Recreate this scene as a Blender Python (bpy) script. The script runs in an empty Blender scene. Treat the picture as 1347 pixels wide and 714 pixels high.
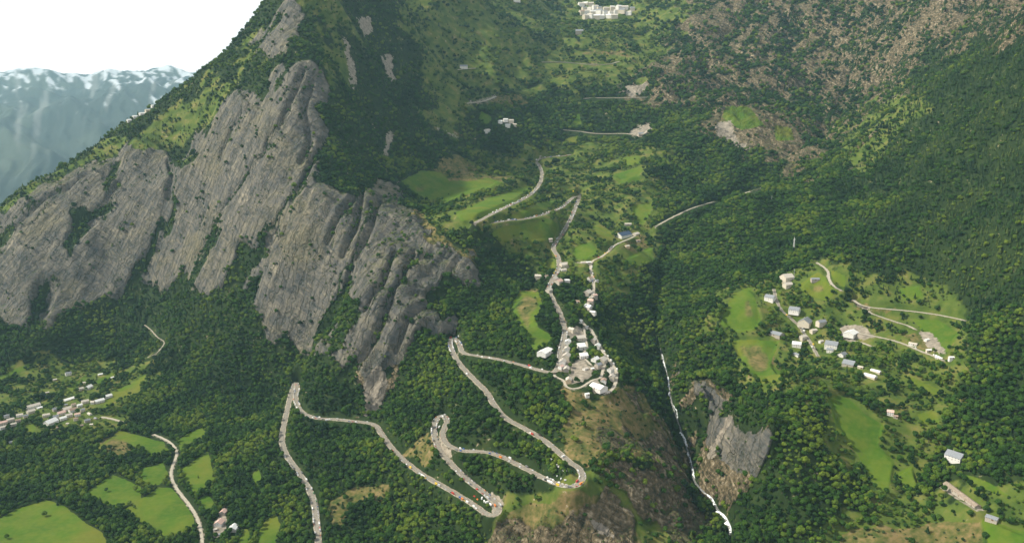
import bpy, bmesh, math, random
import numpy as np
from mathutils import Matrix, Vector

# ---------------------------------------------------------------- camera, sky, sun, exposure
SC = bpy.context.scene
COL = SC.collection
PW, PH = 1347.0, 714.0            # size of the photograph, all layout below is surveyed on it
HFOV = 60.0
F = PW / 2 / math.tan(math.radians(HFOV / 2))
PITCH = math.radians(12.4)
CP, SP = math.cos(PITCH), math.sin(PITCH)
CAMZ = 780.0                      # metres above the valley floor
cam_d = bpy.data.cameras.new('camera')
cam = bpy.data.objects.new('camera', cam_d)
COL.objects.link(cam)
cam_d.angle = math.radians(HFOV)
cam_d.clip_start = 1.0
cam_d.clip_end = 60000.0
cam.location = (0, 0, CAMZ)
cam.rotation_euler = (math.radians(90) - PITCH, 0, 0)
SC.camera = cam

SUN_EL = math.radians(43)
SUN_AZ = math.radians(-88)        # from +Y, clockwise towards +X
world = bpy.data.worlds.new('World')
SC.world = world
world.use_nodes = True
wn, wl = world.node_tree.nodes, world.node_tree.links
wn.clear()
w_out = wn.new('ShaderNodeOutputWorld')
w_bg = wn.new('ShaderNodeBackground')
w_bg.inputs['Strength'].default_value = 0.1
sky = wn.new('ShaderNodeTexSky')
sky.sky_type = 'NISHITA'
sky.sun_disc = False
sky.sun_elevation = SUN_EL
sky.sun_rotation = SUN_AZ
sky.altitude = 1500
w_tc = wn.new('ShaderNodeTexCoord')
w_no = wn.new('ShaderNodeTexNoise')
w_no.inputs['Scale'].default_value = 3.0
w_no.inputs['Detail'].default_value = 4
w_rmp = wn.new('ShaderNodeMapRange')
w_rmp.inputs['From Min'].default_value = 0.3
w_rmp.inputs['From Max'].default_value = 0.6
w_rmp.inputs['To Min'].default_value = 0.92
w_rmp.inputs['To Max'].default_value = 1.0
w_mix = wn.new('ShaderNodeMixRGB')
w_mix.inputs['Color2'].default_value = (9.9, 9.8, 9.5, 1)     # bright overcast layer
w_sep = wn.new('ShaderNodeSeparateXYZ'); w_el = wn.new('ShaderNodeMapRange'); w_cl = wn.new('ShaderNodeMixRGB')
w_el.inputs['From Min'].default_value = 0.22; w_el.inputs['From Max'].default_value = 0.6
w_cl.inputs['Color1'].default_value = (10.3, 9.9, 9.6, 1); w_cl.inputs['Color2'].default_value = (5.0, 5.2, 5.5, 1)     # the layer is darkened overhead, out of view, to cut ambient light
wl.new(w_tc.outputs['Generated'], w_sep.inputs[0]); wl.new(w_sep.outputs['Z'], w_el.inputs['Value']); wl.new(w_el.outputs['Result'], w_cl.inputs['Fac']); wl.new(w_cl.outputs['Color'], w_mix.inputs['Color2'])
wl.new(w_tc.outputs['Generated'], w_no.inputs['Vector'])
wl.new(w_no.outputs['Fac'], w_rmp.inputs['Value'])
wl.new(w_rmp.outputs['Result'], w_mix.inputs['Fac'])
wl.new(sky.outputs['Color'], w_mix.inputs['Color1'])
wl.new(w_mix.outputs['Color'], w_bg.inputs['Color'])
wl.new(w_bg.outputs['Background'], w_out.inputs['Surface'])

sun_d = bpy.data.lights.new('sun', 'SUN')
sun_d.energy = 5.0
sun_d.angle = math.radians(3.0)
sun_d.color = (1.0, 0.93, 0.78)
sun = bpy.data.objects.new('sun', sun_d)
COL.objects.link(sun)
sdir = Vector((math.sin(SUN_AZ) * math.cos(SUN_EL), math.cos(SUN_AZ) * math.cos(SUN_EL), math.sin(SUN_EL)))
sun.rotation_euler = sdir.to_track_quat('Z', 'Y').to_euler()
sun.location = (0, 0, 3000)
SC.view_settings.view_transform = 'Standard'
SC.view_settings.look = 'None'
SC.view_settings.exposure = 0.42
SC.view_settings.gamma = 1.0
SC.view_settings.use_curve_mapping = False
SC.cycles.volume_step_rate = 4
SC.cycles.max_bounces = 6
SC.cycles.volume_bounces = 1

random.seed(7)
RNG = np.random.default_rng(11)

# ---------------------------------------------------------------- photograph <-> world
def ray(u, v):
    a = (u - PW / 2) / F
    b = (PH / 2 - v) / F
    dy = CP + b * SP
    dz = -SP + b * CP
    return a / dy, dz / dy        # x per metre of y, z per metre of y

def project(x, y, z):
    zz = z - CAMZ
    fw = y * CP - zz * SP
    up = y * SP + zz * CP
    return PW / 2 + F * x / fw, PH / 2 - F * up / fw

# ---------------------------------------------------------------- noise
_perm = RNG.permutation(256)
_perm = np.concatenate([_perm, _perm, _perm])
_ang = RNG.random(256) * 2 * np.pi
_gx, _gy = np.cos(_ang), np.sin(_ang)
def perlin(x, y):
    xi = np.floor(x).astype(np.int64); yi = np.floor(y).astype(np.int64)
    xf = x - xi; yf = y - yi
    xi &= 255; yi &= 255
    def g(ix, iy, dx, dy):
        h = _perm[_perm[ix] + iy]
        return _gx[h] * dx + _gy[h] * dy
    s = xf * xf * xf * (xf * (xf * 6 - 15) + 10); t = yf * yf * yf * (yf * (yf * 6 - 15) + 10)
    n00 = g(xi, yi, xf, yf); n10 = g(xi + 1, yi, xf - 1, yf)
    n01 = g(xi, yi + 1, xf, yf - 1); n11 = g(xi + 1, yi + 1, xf - 1, yf - 1)
    return (n00 * (1 - s) + n10 * s) * (1 - t) + (n01 * (1 - s) + n11 * s) * t
def fbm(x, y, o=4, ridged=False):
    r = np.zeros_like(x); a = 1.0
    for i in range(o):
        n = perlin(x + 17.3 * i, y - 9.1 * i)
        if ridged: n = 0.5 - 1.4 * np.abs(n)
        r += a * n; a *= 0.5; x = x * 2.03; y = y * 2.03
    return r

def sstep(e0, e1, x):
    t = np.clip((x - e0) / (e1 - e0), 0, 1)
    return t * t * (3 - 2 * t)

# ---------------------------------------------------------------- land cover surveyed on the photograph
IW, IH = 1347, 714
def raster(polys):
    m = np.zeros((IH, IW), np.float32)
    for P in polys:
        xs = [p[0] for p in P]; ys = [p[1] for p in P]
        x0, x1 = max(0, int(min(xs))), min(IW, int(max(xs)) + 2)
        y0, y1 = max(0, int(min(ys))), min(IH, int(max(ys)) + 2)
        if x1 <= x0 or y1 <= y0: continue
        X, Y = np.meshgrid(np.arange(x0, x1) + 0.5, np.arange(y0, y1) + 0.5)
        ins = np.zeros(X.shape, bool)
        n = len(P)
        for i in range(n):
            ax, ay = P[i]; bx, by = P[(i + 1) % n]
            if ay == by: continue
            c = ((ay > Y) != (by > Y)) & (X < (bx - ax) * (Y - ay) / (by - ay) + ax)
            ins ^= c
        m[y0:y1, x0:x1] = np.maximum(m[y0:y1, x0:x1], ins)
    return m
def lines(ls):
    """thin strips: (width, [points])"""
    polys = []
    for w, P in ls:
        for (ax, ay), (bx, by) in zip(P, P[1:]):
            L = math.hypot(bx - ax, by - ay) or 1
            nx, ny = -(by - ay) / L * w / 2, (bx - ax) / L * w / 2
            ex, ey = (bx - ax) / L * w / 4, (by - ay) / L * w / 4
            polys.append([(ax + nx - ex, ay + ny - ey), (bx + nx + ex, by + ny + ey), (bx - nx + ex, by - ny + ey), (ax - nx - ex, ay - ny - ey)])
    return raster(polys)
def blur(m, r):
    k = np.exp(-0.5 * (np.arange(-3 * r, 3 * r + 1) / r) ** 2); k /= k.sum()
    p = np.pad(m, ((3 * r, 3 * r), (0, 0)), mode='edge')
    m = sum(k[i] * p[i:i + m.shape[0]] for i in range(len(k)))
    p = np.pad(m, ((0, 0), (3 * r, 3 * r)), mode='edge')
    return sum(k[i] * p[:, i:i + m.shape[1]] for i in range(len(k)))

ROCK_GREY = [
    [(-5, 285), (50, 250), (110, 225), (150, 207), (165, 187), (200, 188), (215, 200), (250, 188), (278, 165), (292, 112), (320, 118), (345, 140), (358, 112), (385, 80), (412, 85), (430, 110), (428, 170), (415, 225), (430, 245), (450, 262), (490, 250), (520, 240), (548, 290), (575, 318), (612, 335), (626, 352), (622, 372), (585, 390), (600, 415), (592, 440), (560, 440), (525, 478), (480, 505), (462, 470), (440, 490), (432, 462), (405, 475), (382, 440), (365, 450), (345, 420), (320, 392), (300, 372), (270, 395), (240, 365), (215, 382), (200, 365), (190, 390), (150, 397), (100, 400), (60, 440), (30, 430), (-5, 432)],
    [(906, 495), (922, 506), (935, 525), (955, 542), (1000, 563), (1021, 582), (1016, 614), (1000, 640), (975, 610), (950, 590), (930, 570), (914, 530)],
    [(362, 22), (380, 0), (402, 0), (404, 30), (380, 66), (350, 82), (325, 88), (345, 55)]]
ROCK_GREEN = [   # bush strips and wooded wedges that break up the slabs
    [(84, 325), (100, 295), (140, 264), (149, 270), (132, 292), (112, 312), (92, 330)],
    [(140, 400), (170, 368), (195, 335), (212, 290), (222, 248), (226, 262), (214, 318), (205, 335), (200, 372), (180, 405)],
    [(217, 182), (232, 190), (258, 190), (258, 208), (238, 216), (222, 208)],
    [(300, 105), (328, 84), (356, 72), (360, 118), (346, 133), (320, 128)],
    [(38, 430), (50, 372), (66, 370), (72, 385), (52, 432)],
    [(225, 385), (240, 370), (252, 345), (268, 322), (290, 300), (275, 330), (262, 360), (255, 395)],
    [(295, 375), (310, 350), (312, 320), (326, 318), (330, 330), (345, 322), (352, 330), (330, 370), (318, 400)],
    [(420, 440), (440, 405), (470, 380), (462, 410), (445, 440), (430, 465)],
    [(560, 395), (590, 375), (615, 375), (600, 400), (570, 415)],
    [(0, 300), (10, 305), (8, 325), (0, 330)], [(135, 225), (158, 205), (160, 222), (145, 240), (135, 240)]]
ROCK_LINES = [
    (4, [(400, 90), (385, 130), (372, 165), (340, 215), (320, 238), (290, 285), (262, 330)]),
    (3, [(330, 130), (312, 160), (296, 190), (290, 210)]),
    (5, [(428, 190), (410, 215), (398, 240), (362, 290), (340, 330)]),
    (4, [(222, 215), (228, 238), (222, 262)]), (4, [(470, 262), (448, 290), (430, 320)]),
    (5, [(500, 270), (490, 300), (462, 350), (455, 380), (430, 430)]), (5, [(545, 330), (525, 380), (500, 440), (470, 480)]),
    (3, [(160, 240), (140, 265)]), (4, [(520, 330), (505, 370), (480, 420)]), (3, [(120, 225), (60, 262), (20, 300)]), (4, [(480, 240), (470, 300), (450, 340)]),
    (3, [(585, 400), (540, 430), (520, 470)]), (3, [(385, 250), (375, 290), (350, 320)]), (3, [(410, 110), (400, 150), (408, 190), (395, 215)])]
BROWN_GREEN = [
    (13, [(1092, 178), (1064, 125), (1035, 85), (1042, 40), (1060, -5)]), (11, [(1102, 158), (1125, 88), (1155, 55), (1185, 28), (1195, -5)]), (9, [(1000, 62), (1050, 42), (1110, 62), (1180, 42)]),
    (8, [(890, 132), (960, 112), (1010, 128), (1070, 146)]), (10, [(1222, 100), (1250, 55), (1272, 30), (1280, -5)]), (8, [(985, 100), (960, 60), (985, 30), (1030, 20)]), (7, [(1130, 30), (1100, 10), (1080, -5)]),
    (9, [(930, 100), (920, 60), (890, 40)]), (8, [(1300, 60), (1320, 30), (1350, 20)]), (7, [(1150, 120), (1180, 90), (1230, 80)]), (9, [(950, 60), (1000, 10)])]
ROCK_BROWN = [
    [(850, 108), (856, 84), (895, 70), (880, 40), (925, 0), (1350, 0), (1350, 52), (1290, 62), (1240, 82), (1200, 108), (1150, 138), (1118, 176), (1080, 200), (1050, 235), (1040, 215), (1000, 195), (960, 172), (930, 152), (895, 135), (862, 130)],
    [(818, 112), (850, 104), (858, 122), (838, 128), (812, 126)],
    [(775, 610), (790, 590), (830, 583), (870, 606), (905, 640), (924, 690), (890, 695), (850, 682), (800, 660), (778, 640)],
    [(904, 493), (922, 506), (935, 525), (955, 542), (1000, 563), (1021, 582), (1018, 612), (1005, 645), (985, 668), (955, 660), (930, 620), (918, 560), (906, 530)],
    [(838, 498), (862, 520), (880, 560), (895, 600), (880, 600), (850, 560), (835, 520)],
    [(640, 714), (660, 690), (720, 690), (790, 672), (835, 695), (850, 714)],
    [(458, 480), (478, 468), (505, 440), (520, 478), (505, 515), (486, 551), (473, 552), (478, 520)]]
MEADOW = [
    [(-5, 684), (25, 668), (60, 657), (85, 665), (110, 685), (135, 700), (143, 720), (-5, 720)],
    [(161, 672), (208, 641), (226, 641), (255, 677), (255, 692), (215, 709), (188, 688)],
    [(111, 649), (148, 623), (186, 640), (185, 657), (151, 670)],
    [(180, 618), (215, 608), (222, 625), (208, 638), (190, 638)],
    [(118, 592), (158, 566), (215, 581), (222, 594), (198, 602), (181, 588), (161, 581), (140, 590)],
    [(234, 577), (265, 562), (273, 571), (237, 594)],
    [(235, 620), (274, 593), (284, 632), (256, 652)],
    [(258, 657), (275, 650), (285, 668), (265, 674)],
    [(133, 538), (144, 518), (193, 492), (183, 516), (150, 528)],
    [(76, 521), (116, 489), (112, 500), (91, 517)], [(124, 503), (153, 486), (148, 496), (130, 507)],
    [(-5, 505), (-5, 496), (38, 477), (44, 479)], [(30, 560), (42, 556), (48, 562), (40, 575)],
    [(333, 645), (333, 622), (341, 616), (344, 632)], [(336, 714), (345, 688), (362, 675), (370, 688), (362, 714)],
    [(312, 714), (324, 694), (330, 700), (326, 714)],
    [(527, 238), (555, 224), (580, 226), (592, 238), (620, 238), (640, 234), (664, 241), (640, 253), (620, 254), (590, 265), (565, 264), (547, 260)],
    [(598, 280), (638, 263), (697, 243), (700, 248), (668, 271), (638, 285), (608, 291)],
    [(672, 284), (712, 266), (742, 262), (709, 280), (675, 288)],
    [(646, 307), (665, 296), (685, 296), (719, 287), (737, 296), (734, 310), (700, 322), (686, 309), (658, 320)],
    [(668, 405), (685, 382), (709, 384), (715, 402), (703, 420), (710, 432), (728, 442), (719, 455), (702, 460), (690, 440), (682, 425)],
    [(773, 300), (786, 295), (806, 309), (806, 322), (790, 318)],
    [(752, 328), (773, 319), (789, 331), (776, 341), (756, 341)],
    [(829, 271), (858, 266), (856, 280), (846, 298), (836, 290)], [(836, 333), (858, 325), (860, 345), (840, 350), (815, 344)],
    [(719, 342), (728, 341), (730, 356), (720, 358)], [(762, 402), (770, 395), (776, 410), (768, 418)],
    [(806, 231), (846, 217), (840, 238), (815, 242)], [(818, 208), (842, 205), (842, 216), (822, 217)],
    [(749, 168), (762, 146), (766, 168)], [(737, 190), (750, 180), (762, 178), (758, 190)], [(632, 146), (648, 155), (640, 165), (630, 160)],
    [(964, 386), (985, 378), (992, 384), (1001, 421), (994, 435), (964, 438), (947, 425)],
    [(961, 448), (990, 446), (1025, 448), (1015, 478), (1028, 490), (1020, 505), (1000, 503), (975, 480)],
    [(1052, 374), (1075, 358), (1090, 366), (1104, 384), (1085, 395), (1060, 388)], [(1092, 354), (1112, 362), (1112, 378), (1096, 372)],
    [(1199, 419), (1233, 421), (1262, 438), (1246, 464), (1226, 450)],
    [(1088, 524), (1109, 519), (1140, 545), (1162, 560), (1155, 585), (1176, 608), (1168, 649), (1150, 640), (1128, 600), (1100, 562)],
    [(1190, 492), (1236, 513), (1238, 522), (1210, 512)], [(1205, 545), (1228, 540), (1237, 556), (1215, 560)],
    [(1258, 620), (1300, 634), (1330, 652), (1283, 645)], [(1290, 680), (1350, 700), (1350, 720), (1300, 714)],
    [(955, 140), (985, 140), (1005, 165), (975, 172), (950, 155)], [(1018, 165), (1040, 168), (1045, 185), (1020, 185)],
    [(1180, 380), (1210, 376), (1215, 392), (1190, 395)], [(1180, 622), (1200, 612), (1210, 640), (1190, 645)]]
DRY = [
    [(745, 528), (785, 520), (812, 512), (840, 500), (862, 530), (885, 575), (905, 610), (912, 650), (890, 640), (860, 600), (820, 585), (790, 592), (768, 610), (745, 595), (742, 560)],
    [(655, 688), (690, 655), (730, 650), (768, 645), (800, 670), (840, 700), (860, 720), (640, 720)],
    [(1112, 706), (1140, 690), (1166, 688), (1216, 682), (1293, 692), (1300, 720), (1112, 720)],
    [(535, 590), (560, 560), (572, 600), (560, 625)], [(436, 648), (500, 641), (518, 646), (505, 664), (470, 664), (455, 690), (438, 694)],
    [(536, 280), (556, 275), (565, 300), (590, 315), (620, 335), (628, 350), (600, 330), (560, 318), (545, 295)],
    [(560, 225), (590, 205), (605, 215), (630, 228), (660, 225), (690, 235), (660, 240), (600, 236)],
    [(940, 150), (1000, 150), (1045, 170), (1062, 195), (1035, 225), (1020, 200), (990, 190), (960, 185), (940, 170)],
    [(1180, 432), (1240, 440), (1255, 470), (1210, 450)], [(815, 318), (842, 310), (846, 325), (822, 330)],
    [(560, 155), (600, 175), (605, 184), (570, 165)], [(840, 82), (812, 75), (760, 80), (770, 66), (820, 60)],
    [(1095, 395), (1180, 402), (1180, 412), (1120, 402)],
    [(740, 514), (765, 520), (800, 519), (815, 505), (822, 520), (790, 530), (745, 530)], [(668, 150), (700, 135), (690, 120), (640, 135)]]
BARE = [
    [(1100, 436), (1108, 428), (1130, 428), (1150, 440), (1146, 446), (1122, 452), (1104, 446)],
    [(1204, 433), (1228, 438), (1246, 468), (1232, 466), (1215, 446)],
    [(822, 176), (855, 160), (857, 172), (846, 178)], [(936, 165), (962, 160), (972, 185), (985, 190), (995, 200), (975, 195), (955, 185)],
    [(770, 680), (800, 692), (815, 712), (790, 700)], [(470, 25), (485, 22), (492, 40), (480, 50)], [(505, 70), (518, 75), (520, 105), (508, 112)], [(452, 40), (460, 60), (470, 105), (462, 120), (455, 80)], [(512, 172), (520, 176), (512, 200), (503, 212), (505, 190)], [(955, 545), (960, 548), (948, 580), (936, 606), (932, 600)],
    [(478, 500), (500, 480), (510, 500), (500, 540), (478, 548)], [(810, 122), (850, 108), (856, 120), (835, 127)],
    [(610, 136), (640, 130), (655, 124), (650, 131), (620, 138)], [(640, 650), (655, 650), (662, 668), (650, 680)],
    [(560, 160), (600, 176), (605, 182), (575, 170)], 
    [(746, 440), (756, 430), (768, 430), (772, 446), (752, 450)], [(752, 474), (766, 470), (776, 482), (790, 482), (776, 496), (752, 506), (744, 490)], [(778, 500), (792, 500), (803, 514), (785, 516)], [(736, 452), (750, 450), (748, 490), (733, 488)],
    [(280, 690), (296, 662), (300, 670), (298, 700), (286, 712)]]
OPEN = [         # half open ground: trees in loose groups
    [(520, 0), (930, 0), (880, 60), (850, 110), (770, 120), (700, 110), (640, 130), (600, 180), (560, 160), (560, 90), (530, 50)],
    [(150, 215), (200, 165), (300, 85), (345, 50), (370, 15), (380, 20), (340, 80), (290, 110), (250, 190), (215, 200)],
    [(-5, 262), (60, 225), (150, 165), (165, 187), (110, 225), (50, 250), (-5, 285)],
    [(560, 220), (700, 200), (780, 250), (860, 260), (862, 350), (790, 380), (740, 370), (700, 350), (640, 320), (560, 300)],
    [(930, 370), (1120, 340), (1280, 410), (1270, 520), (1180, 660), (1080, 600), (1080, 520), (980, 510), (940, 440)],
    [(445, 0), (405, 0), (425, 60), (430, 110), (445, 130), (462, 60)],
    [(1090, 660), (1350, 640), (1350, 720), (1090, 720)],
    [(780, 190), (870, 190), (870, 300), (780, 260)], [(640, 200), (790, 190), (790, 260), (700, 260)],
    [(20, 470), (200, 480), (160, 560), (0, 560)], [(660, 640), (800, 600), (930, 690), (860, 720), (640, 720)],
    [(1080, 160), (1160, 130), (1200, 110), (1230, 130), (1120, 240)]]

TAN = [       # mown or burnt parts of meadows
    [(672, 405), (688, 386), (708, 388), (712, 402), (700, 415), (700, 440), (690, 436), (684, 420)], [(965, 452), (1000, 450), (1015, 470), (1010, 495), (990, 490)],
    [(118, 592), (150, 572), (180, 580), (150, 592)], [(150, 520), (185, 500), (180, 514), (160, 524)],
    [(975, 390), (990, 392), (996, 420), (978, 420)], [(1060, 372), (1085, 372), (1090, 388), (1065, 386)], [(540, 246), (560, 236), (565, 250), (550, 256)], [(1110, 575), (1135, 590), (1150, 620), (1130, 600)]]
COVER = {}
_rg = raster(ROCK_GREEN); _rl = lines(ROCK_LINES)
COVER['rock'] = np.clip(blur(raster(ROCK_GREY), 2) - blur(_rg, 2) * 1.1 - blur(_rl, 1) * 0.7, 0, 1)
COVER['brown'] = np.clip(blur(raster(ROCK_BROWN), 3) - blur(lines(BROWN_GREEN), 4) * 1.15, 0, 1)
COVER['meadow'] = blur(raster(MEADOW), 1)
_tan = blur(raster(TAN), 4)
COVER['meadow'] = np.clip(COVER['meadow'] - _tan * .62, 0, 1)
COVER['dry'] = np.clip(blur(raster(DRY), 3) + _tan, 0, 1)
COVER['tan'] = np.clip(_tan * 1.6, 0, 1) * (blur(raster(MEADOW), 1) > .5)
COVER['bare'] = blur(raster(BARE), 2)
COVER['open'] = blur(raster(OPEN), 8)
def sample(name, u, v):
    m = COVER[name]
    ui = np.clip(u - 0.5, 0, IW - 1.001); vi = np.clip(v - 0.5, 0, IH - 1.001)
    i = ui.astype(int); j = vi.astype(int); fu = ui - i; fv = vi - j
    return (m[j, i] * (1 - fu) + m[j, i + 1] * fu) * (1 - fv) + (m[j + 1, i] * (1 - fu) + m[j + 1, i + 1] * fu) * fv

# ---------------------------------------------------------------- roads surveyed on the photograph
ROADS = [   # key, width, surface, points
    ('climb', 9.6, 'asphalt', [(419, 726), (418, 705), (416, 685), (413, 660), (405, 640), (391, 618), (377, 598), (371, 580), (373, 560), (378, 538), (383, 517), (389, 503), (391, 512), (389, 525), (397, 541), (415, 549), (440, 551), (470, 554), (492, 558), (502, 570), (515, 588), (535, 608), (560, 626), (590, 643), (620, 661), (640, 675), (651, 676), (655, 665), (640, 650), (617, 632), (594, 610), (577, 588), (571, 568), (573, 553), (582, 546), (588, 554), (582, 571), (590, 585), (610, 592), (640, 594), (662, 601), (690, 615), (715, 628), (740, 638), (757, 638), (766, 628), (762, 616), (747, 605), (732, 592), (715, 578), (690, 563), (665, 549), (650, 532), (640, 515), (625, 500), (607, 481), (596, 464), (592, 450), (597, 444), (604, 452), (609, 463), (625, 467), (650, 471), (680, 478), (705, 485), (725, 489), (735, 482), (737, 464), (743, 437), (738, 415), (728, 395), (722, 380), (728, 366), (735, 352), (734, 338), (728, 325), (740, 307), (752, 285), (759, 268), (763, 258)]),
    ('terrace', 9, 'asphalt', [(763, 258), (755, 259), (748, 265), (738, 273), (715, 282), (690, 288), (668, 290), (648, 293)]),
    ('meadow', 10, 'asphalt', [(625, 293), (642, 284), (662, 274), (684, 264), (700, 254), (709, 243), (713, 230), (710, 219), (706, 212), (714, 208), (728, 206), (742, 205), (751, 203)]),
    ('village_east', 6, 'gravel', [(763, 420), (770, 428), (778, 434), (786, 450), (797, 468), (808, 483), (811, 493), (809, 505), (803, 514), (793, 518)]),
    ('village_inner', 5, 'gravel', [(753, 511), (764, 509), (774, 503), (781, 499), (790, 496), (793, 487), (796, 477)]),
    ('village_lane', 4, 'gravel', [(768, 430), (770, 444), (772, 457), (766, 467), (772, 474), (778, 480)]),
    ('village_low', 5, 'gravel', [(725, 489), (731, 495), (741, 500), (745, 508), (753, 511)]),
    ('upper_lane', 6, 'gravel', [(774, 408), (774, 397), (780, 386), (781, 370), (777, 355), (779, 344), (790, 338), (800, 331), (808, 323), (818, 318), (830, 313), (837, 309)]),
    ('upper_lane_west', 6, 'gravel', [(759, 345), (769, 346), (779, 344)]),
    ('forest_track', 6, 'gravel', [(862, 298), (880, 288), (905, 276), (922, 270), (940, 265)]),
    ('forest_track', 7, 'gravel', [(980, 254), (992, 250), (1002, 247)]),
    ('high_road', 9, 'gravel', [(740, 171), (762, 173), (786, 176), (820, 176), (845, 177), (853, 170)]),
    ('high_road', 9, 'gravel', [(768, 130), (780, 129), (790, 129), (803, 129), (830, 129), (853, 128)]),
    ('high_road', 10, 'gravel', [(712, 82), (735, 82), (752, 83), (775, 85), (800, 85), (815, 81)]),
    ('high_road', 10, 'gravel', [(613, 136), (625, 135), (638, 133), (655, 126)]),
    ('high_road', 9, 'gravel', [(601, 92), (612, 91), (625, 90)]),
    ('hamlet_track', 6, 'gravel', [(1074, 345), (1082, 350), (1089, 357), (1091, 368), (1098, 377), (1107, 382)]),
    ('hamlet_track', 7, 'gravel', [(1122, 394), (1131, 400), (1145, 404), (1165, 406), (1198, 409), (1229, 413), (1250, 417), (1269, 421)]),
    ('hamlet_track', 6, 'gravel', [(1129, 400), (1138, 407), (1149, 413), (1172, 421), (1194, 428), (1204, 433)]),
    ('hamlet_track', 6, 'gravel', [(1127, 437), (1140, 440), (1160, 444), (1186, 451), (1210, 461), (1228, 468), (1241, 474)]),
    ('hamlet_track', 6, 'gravel', [(1118, 447), (1132, 450), (1146, 455)]),
    ('hamlet_lane', 5, 'asphalt', [(1018, 380), (1021, 394), (1028, 407), (1040, 418), (1051, 429), (1063, 445), (1070, 457), (1076, 468)]),
    ('valley_road', 5.2, 'gravel', [(202, 571), (212, 575), (223, 581), (231, 590), (232, 599), (228, 610), (225, 622), (228, 634), (236, 647), (248, 662), (258, 678), (264, 696), (267, 722)]),
    ('valley_road', 6.5, 'gravel', [(133, 548), (145, 550), (160, 554)]),
    ('valley_track', 2.2, 'gravel', [(190, 427), (198, 433), (207, 443), (216, 450), (208, 462), (194, 470)]),
]
ROAD_PX = [r[3] for r in ROADS]

# ---------------------------------------------------------------- the mountain: survey points, then a height field
ctrl = []
def cz(u, v, z):
    a, r = ray(u, v); Y = (z - CAMZ) / r
    ctrl.append((a * Y, Y, z))
def cy(u, v, Y):
    a, r = ray(u, v)
    ctrl.append((a * Y, Y, CAMZ + r * Y))
def cw(x, y, z): ctrl.append((x, y, z))
for p in [(0, 714, 2), (100, 714, 2), (200, 714, 2), (300, 714, 2), (50, 640, 2), (200, 640, 2), (50, 540, 2), (0, 500, 2), (250, 590, 3), (130, 570, 2), (320, 620, 8), (200, 520, 12),
          (0, 430, 100), (60, 440, 85), (180, 390, 150), (180, 450, 55), (330, 440, 140), (300, 390, 215), (450, 500, 129), (390, 450, 152), (300, 500, 45), (320, 560, 22), (100, 490, 5),
          (418, 714, 10), (415, 665, 22), (372, 580, 50), (385, 515, 58), (415, 549, 62), (389, 500, 60), (400, 488, 74), (380, 490, 72), (480, 555, 70), (535, 608, 79), (590, 642, 84), (650, 675, 90), (600, 618, 105), (572, 560, 122),
          (586, 548, 127), (600, 590, 130), (690, 615, 142), (750, 637, 152), (765, 622, 156), (715, 578, 168), (650, 530, 182), (605, 480, 194), (593, 448, 202), (650, 471, 213), (728, 488, 228),
          (737, 462, 238), (740, 430, 255), (728, 395, 275), (735, 360, 295), (730, 325, 325), (750, 288, 360), (762, 258, 390), (709, 284, 402), (645, 292, 408), (699, 255, 428), (710, 220, 455), (750, 206, 480),
          (750, 480, 230), (800, 500, 222), (790, 460, 238), (775, 395, 282), (779, 344, 310), (825, 315, 345),
          (500, 714, 25), (560, 690, 55), (650, 714, 62), (750, 714, 62), (850, 690, 75), (700, 670, 95), (550, 560, 105), (500, 520, 100),
          (830, 560, 160), (870, 560, 128), (850, 600, 148), (905, 590, 78), (890, 620, 74), (935, 655, 60), (962, 705, 44), (880, 510, 112), (872, 470, 130), (940, 714, 60),
          (960, 540, 188), (1000, 565, 190), (1020, 600, 178), (915, 500, 196), (990, 668, 100), (1000, 714, 95), (950, 500, 205), (1000, 480, 216), (1100, 600, 168), (1200, 714, 116), (1100, 700, 110), (1347, 714, 150), (1347, 620, 205),
          (1060, 430, 238), (1180, 420, 272), (1265, 418, 290), (1347, 500, 262), (1200, 500, 232), (1230, 600, 175), (1150, 650, 140),
          (1000, 350, 320), (950, 400, 268), (860, 400, 215), (1100, 350, 350), (900, 430, 210)]: cz(*p)
for p in [(180, 155, 3050), (250, 110, 3100), (130, 190, 2950), (60, 233, 2830), (0, 274, 2750), (300, 83, 3080), (345, 48, 3080), (385, 0, 3130),
          (300, 250, 2560), (390, 300, 2280), (390, 150, 2620), (400, 60, 2850), (200, 280, 2700), (100, 330, 2600), (220, 210, 2850), (310, 160, 2750),
          (450, 400, 2020), (520, 440, 1930), (480, 350, 2130), (560, 400, 2040), (620, 345, 2170), (620, 400, 2060), (540, 290, 2460), (480, 270, 2400), (450, 235, 2480), (430, 150, 2700), (430, 100, 2800),
          (530, 240, 2760), (600, 245, 2850), (640, 400, 2050), (670, 350, 2250), (480, 150, 2950), (550, 150, 3250), (520, 200, 2900), (600, 200, 3120), (650, 150, 3500), (750, 150, 3750), (850, 150, 3700), (850, 220, 3100),
          (700, 50, 4350), (550, 50, 3800), (480, 50, 3350), (430, 10, 3150), (425, -60, 3350), (490, -70, 3750), (560, -80, 4350), (640, -60, 4900), (550, 0, 4100), (700, 0, 5000), (620, 0, 4600), (800, 15, 5000), (870, 0, 5000), (880, 60, 4300), (850, 100, 4000), (780, 85, 4150),
          (930, 130, 3750), (930, 180, 3320), (1000, 150, 3500), (1000, 100, 4000), (1050, 130, 3850), (1000, 0, 4600), (1100, 0, 4350), (1100, 80, 4050), (1200, 40, 3750), (1150, 120, 3700), (1280, 20, 3500),
          (1347, 300, 1850), (1347, 400, 1650), (1347, 60, 2400), (1347, 200, 2080), (1200, 300, 2100), (1200, 200, 2500), (1240, 100, 2800), (1150, 170, 2900), (1300, 120, 2450),
          (900, 300, 2600), (950, 260, 2900), (860, 300, 2650), (1000, 250, 2700), (1050, 205, 3100), (1085, 170, 3350), (1100, 250, 2550), (860, 340, 2450), (820, 260, 2850)]: cy(*p)
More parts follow.
